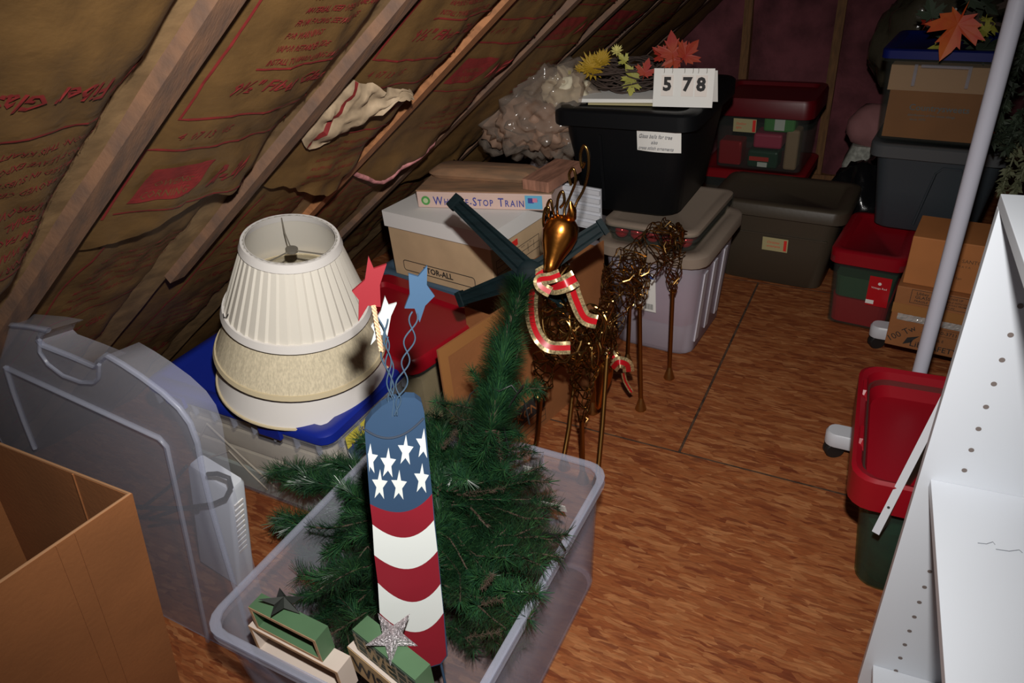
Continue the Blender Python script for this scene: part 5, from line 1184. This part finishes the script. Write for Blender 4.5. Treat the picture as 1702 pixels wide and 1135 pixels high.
# strip of corrugated edge along the cut rim
mb = MB(); mb.tube([cor[3] - nl + ex * 0.003, cor[0] - nl + ex * 0.003 + ey * 0.003, cor[1] - nl + ey * 0.003], 0.0034, 5); mb.build('cut_edge', mk('corrugated_edge', (0.33, 0.17, 0.08), 0.8), nc)

# ---- wire reindeer
def wire_body(path, rad, parent, name, n=10, th=0.0022, seed=1, sub=3, drop=0.30, mat=None):
    rn = random.Random(seed); pts = []; rs = []
    for k in range(len(path) - 1):
        for j in range(sub): f = j / sub; pts.append(V(path[k]).lerp(V(path[k + 1]), f)); rs.append(rad[k] * (1 - f) + rad[k + 1] * f)
    pts.append(V(path[-1])); rs.append(rad[-1]); K = len(pts)
    bm = bmesh.new(); rings = []; u = None
    for i, p in enumerate(pts):
        t = (pts[min(i + 1, K - 1)] - pts[max(i - 1, 0)]).normalized()
        if u is None: u = t.orthogonal().normalized()
        u = (u - t * u.dot(t)).normalized(); w_ = t.cross(u)
        rings.append([bm.verts.new(p + (u * math.cos(2 * PI * (a + 0.5 * (i % 2) + rn.uniform(-.35, .35)) / n) + w_ * math.sin(2 * PI * (a + 0.5 * (i % 2) + rn.uniform(-.2, .2)) / n)) * rs[i] * rn.uniform(0.9, 1.1) + t * rn.uniform(-.4, .4) * 0.02) for a in range(n)])
    for i in range(K - 1):
        for a in range(n):
            b_ = (a + 1) % n; q0, q1, q2, q3 = rings[i][a], rings[i][b_], rings[i + 1][b_], rings[i + 1][a]
            if rn.random() < 0.55: bm.faces.new((q0, q1, q2)); bm.faces.new((q0, q2, q3))
            else: bm.faces.new((q0, q1, q2, q3))
    es = [e for e in bm.edges if len(e.link_faces) == 2 and rn.random() < drop]
    bmesh.ops.dissolve_edges(bm, edges=es, use_verts=False)
    edges = [(e.verts[0].co.copy(), e.verts[1].co.copy()) for e in bm.edges]; bm.free()
    mb = MB()
    for a, b in edges:
        if (b - a).length < 1e-4: continue
        m = a.lerp(b, 0.5) + V((rn.gauss(0, 1), rn.gauss(0, 1), rn.gauss(0, 1))) * 0.0035
        mb.tube([a, m, b], th, 4, caps=False)
    return mb.build(name, mat or wirem, parent, smooth=60)
def loops(parent, c, ru, rv, cnt, seed, name='wire_loops', th=0.0026, ax=(0, 1, 0)):
    rn = random.Random(seed); mb = MB()
    for k in range(cnt):
        q_ = Quaternion(V(ax), rn.uniform(-.5, .5)) @ Quaternion((0, 0, 1), rn.uniform(-.9, .9)) @ Quaternion((1, 0, 0), rn.uniform(-.4, .4)); s1 = rn.uniform(0.55, 1.05); s2 = rn.uniform(0.55, 1.05); off = V((rn.uniform(-.01, .01), rn.uniform(-.02, .02), rn.uniform(-.015, .015)))
        mb.tube([V(c) + off + q_ @ V((ru * s1 * math.cos(a), 0.01 * math.sin(3 * a), rv * s2 * math.sin(a))) for a in [2 * PI * i / 26 for i in range(26)]], th, 5, closed=True)
    return mb.build(name, wirem, parent, smooth=60)
def solid_head(parent, poll, muz, r_):
    poll = V(poll); muz = V(muz); d = (muz - poll); L_ = d.length; d.normalize(); toc = (CAMP - (parent.location + poll)).normalized(); u = d.cross(toc).normalized(); w_ = u.cross(d)
    prof = [(-0.12, 0.05, 0.05), (-0.08, 0.55, 0.5), (0.05, 0.92, 0.9), (0.25, 1.0, 1.0), (0.45, 0.86, 0.95), (0.65, 0.60, 0.72), (0.85, 0.42, 0.50), (0.97, 0.34, 0.38), (1.03, 0.12, 0.14)]
    mb = MB(); mb.loft([[poll + d * (L_ * f) + (u * math.cos(2 * PI * a / 20) * r_ * ru + w_ * math.sin(2 * PI * a / 20) * r_ * 0.85 * rw) - w_ * 0.012 * math.sin(f * 3) for a in range(20)] for f, ru, rw in prof])
    return mb.build('head', brass, parent, smooth=60)
def pipe(parent, pts, r, name, mat, rad=None, n=8):
    mb = MB(); mb.tube(pts, r, n, rad=rad); return mb.build(name, mat, parent, smooth=60)
def hoof(parent, p, nm='hoof'):
    return MB().lathe([(0.019, 0), (0.020, 0.004), (0.009, 0.042), (0.0075, 0.05)], 16, M=Matrix.Translation(p)).build(nm, mk('hoof_gold', (0.40, 0.26, 0.10), 0.35, metal=1) if 'hoof_gold' not in MATS else MATS['hoof_gold'], parent, smooth=40)
def leg(parent, top, knee, foot, seed, r0=0.035):
    l = wire_body([top, V(top).lerp(V(knee), 0.5), knee], [r0, r0 * 0.72, 0.010], parent, 'leg', 7, 0.0020, seed, 3, 0.3)
    pipe(l, [V(knee) + V((0, 0, 0.01)), V(knee).lerp(V(foot), 0.5), V(foot) + V((0, 0, 0.045))], 0.0078, 'lower_leg', legm)
    h = hoof(l, V(foot))
def ribbon(parent, pxs, wpx, name='ribbon', side='x', lift=0.0):
    pts = [V(P(x, y, Y=Y)) - V(parent.location) for x, y, Y in pxs]
    d2 = []      # subdivide
    for k in range(len(pts) - 1):
        p0 = pts[max(k - 1, 0)]; p1 = pts[k]; p2 = pts[k + 1]; p3 = pts[min(k + 2, len(pts) - 1)]
        for j in range(6):
            t = j / 6; d2.append(0.5 * ((2 * p1) + (p2 - p0) * t + (2 * p0 - 5 * p1 + 4 * p2 - p3) * t * t + (3 * p1 - p0 - 3 * p2 + p3) * t ** 3))
    d2.append(pts[-1]); mb = MB(); rows = []
    for i, p in enumerate(d2):
        t = (d2[min(i + 1, len(d2) - 1)] - d2[max(i - 1, 0)]).normalized(); vd_ = (CAMP - (p + parent.location)).normalized(); s_ = t.cross(vd_).normalized() * wpx / 2
        tw = vd_ * 0.004 * math.sin(i * 0.9)
        rows.append([p - s_ - tw, p - s_ * 0.42, p + s_ * 0.42, p + s_ + tw])
    for j, mi in ((0, 0), (1, 1), (2, 0)):
        mb.add([v for r_ in rows for v in (r_[j], r_[j + 1])], [(2 * k, 2 * k + 1, 2 * k + 3, 2 * k + 2) for k in range(len(rows) - 1)], mi)
    o = mb.build(name, [goldr, redr], parent, smooth=60); return o
def spiral(parent, pts, nm='antler', r=0.0034):
    pp = [P(x, y, Y=Y) - V(parent.location) for x, y, Y in pts]; d2 = []
    for k in range(len(pp) - 1):
        p0 = pp[max(k - 1, 0)]; p1 = pp[k]; p2 = pp[k + 1]; p3 = pp[min(k + 2, len(pp) - 1)]
        for j in range(5):
            t = j / 5; d2.append(0.5 * ((2 * p1) + (p2 - p0) * t + (2 * p0 - 5 * p1 + 4 * p2 - p3) * t * t + (3 * p1 - p0 - 3 * p2 + p3) * t ** 3))
    d2.append(pp[-1]); return pipe(parent, d2, r, nm, wirem)

d1 = thing('reindeer', (-0.68, 1.52, 0), 0, 'bronze wire reindeer with head raised and a red and gold ribbon round its neck', 'reindeer')
o1 = V(d1.location)
def Q(x, y, Y): return P(x, y, Y=Y) - o1
wire_body([Q(930, 440, 1.40), Q(930, 480, 1.41), Q(932, 530, 1.43), Q(940, 565, 1.47)], [0.026, 0.036, 0.055, 0.060], d1, 'neck', 8, 0.0024, 5, 3, 0.35)
wire_body([Q(932, 570, 1.43), Q(945, 575, 1.50), Q(965, 565, 1.58), Q(985, 545, 1.66), Q(994, 530, 1.71)], [0.050, 0.066, 0.062, 0.058, 0.02], d1, 'body', 10, 0.0024, 6, 2, 0.35)
loops(d1, Q(935, 535, 1.42), 0.045, 0.075, 9, 3, th=0.0020); loops(d1, Q(993, 545, 1.62), 0.034, 0.095, 8, 4, th=0.0024); loops(d1, Q(975, 585, 1.50), 0.030, 0.07, 5, 5)
solid_head(d1, Q(937, 368, 1.42), Q(912, 454, 1.35), 0.043)
for pts in ([(941, 372, 1.42), (938, 350, 1.43), (948, 325, 1.44), (957, 300, 1.44), (953, 280, 1.44), (946, 290, 1.44), (949, 308, 1.44)],
            [(949, 372, 1.42), (957, 340, 1.44), (970, 315, 1.45), (978, 285, 1.45), (978, 255, 1.45), (971, 242, 1.45), (965, 256, 1.45), (967, 278, 1.45), (972, 270, 1.45)],
            [(930, 372, 1.42), (926, 350, 1.42), (928, 328, 1.42), (935, 318, 1.42), (938, 335, 1.42), (931, 345, 1.42)],
            [(926, 374, 1.42), (919, 350, 1.41), (915, 332, 1.41), (909, 345, 1.41), (913, 362, 1.41)],
            [(920, 378, 1.42), (908, 385, 1.41), (903, 368, 1.40), (906, 348, 1.40), (912, 345, 1.40), (911, 360, 1.40)]):
    spiral(d1, pts)
for (a, b, c2) in (((948, 372, 1.42), (951, 350, 1.42), (948, 335, 1.42)), ((922, 378, 1.41), (913, 372, 1.41), (906, 378, 1.41))):
    pp = [Q(*a), Q(*b), Q(*c2)]; pipe(d1, [pp[0], pp[0].lerp(pp[1], .5), pp[1], pp[2]], 0.01, 'ear', brass, rad=[0.004, 0.013, 0.011, 0.003])
def legs(parent, o_, specs):
    for k, (tp, kn, ft) in enumerate(specs):
        a = P(*tp[:2], Y=tp[2]) - o_; b = P(*kn[:2], Y=kn[2]) - o_; f = V((ft[0], ft[1], 0)) - o_; leg(parent, a, b, f, 20 + k)
legs(d1, o1, [((908, 595, 1.45), (899, 662, 1.46), (*P(890, 768, Z=0)[:2],)), ((972, 610, 1.46), (967, 698, 1.46), (*P(969, 800, Z=0)[:2],)), ((957, 575, 1.64), (954, 640, 1.64), (*P(938, 778, Z=0)[:2],)), ((1008, 530, 1.66), (1009, 600, 1.66), (*P(994, 806, Z=0)[:2],))])
ribbon(d1, [(903, 470, 1.37), (920, 476, 1.345), (938, 472, 1.335), (957, 462, 1.36)], 0.040, 'ribbon_band'); ribbon(d1, [(931, 456, 1.33), (915, 462, 1.325), (897, 465, 1.325), (899, 476, 1.32), (915, 486, 1.32)], 0.026, 'ribbon_knot')
ribbon(d1, [(908, 450, 1.38), (892, 462, 1.37), (883, 500, 1.36), (888, 545, 1.36), (910, 575, 1.36), (948, 578, 1.37)], 0.032, 'ribbon_tail'); ribbon(d1, [(948, 470, 1.36), (958, 500, 1.37), (972, 528, 1.38), (992, 535, 1.40)], 0.034, 'ribbon_tail')

d2 = thing('reindeer', (-0.66, 2.00, 0), 0, 'bronze wire reindeer grazing with its head lowered to the floor beside the frosted tub', 'reindeer')
o2_ = V(d2.location)
def Q2(x, y, Y): return P(x, y, Y=Y) - o2_
wire_body([Q2(1118, 372, 2.13), Q2(1110, 395, 2.11), Q2(1080, 420, 2.03), Q2(1048, 445, 1.95), Q2(1030, 470, 1.90)], [0.03, 0.072, 0.068, 0.072, 0.058], d2, 'body', 11, 0.0019, 9, 3, 0.35)
wire_body([Q2(1034, 450, 1.91), Q2(1022, 500, 1.87), Q2(1012, 550, 1.82), Q2(1006, 585, 1.78)], [0.062, 0.052, 0.036, 0.028], d2, 'neck', 9, 0.0019, 10, 3, 0.35)
solid_head(d2, Q2(1006, 605, 1.77), Q2(994, 678, 1.72), 0.030)
legs(d2, o2_, [((1120, 400, 2.10), (1118, 486, 2.11), (-0.588, 2.117)), ((1054, 430, 2.12), (1047, 505, 2.14), (-0.759, 2.149)), ((1066, 440, 1.94), (1063, 512, 1.92), (-0.623, 1.903)), ((1022, 480, 1.86), (1003, 580, 1.83), (-0.770, 1.825))])
pipe(d2, [Q2(1126, 372, 2.15), Q2(1134, 385, 2.17), Q2(1133, 405, 2.18)], 0.008, 'tail', wirem, rad=[0.008, 0.010, 0.003])
ribbon(d2, [(997, 577, 1.76), (1010, 582, 1.76), (1022, 598, 1.76)], 0.030, 'ribbon_band'); ribbon(d2, [(1018, 612, 1.76), (1028, 602, 1.74), (1042, 606, 1.76), (1045, 618, 1.78)], 0.036, 'ribbon_knot')
ribbon(d2, [(1036, 620, 1.77), (1040, 635, 1.80), (1050, 652, 1.82)], 0.014, 'ribbon_tail')
for pts in ([(1012, 600, 1.80), (1020, 585, 1.80), (1030, 590, 1.80), (1028, 600, 1.80)], [(998, 603, 1.78), (985, 590, 1.78), (978, 600, 1.78), (984, 612, 1.78)]): spiral(d2, pts, r=0.003)
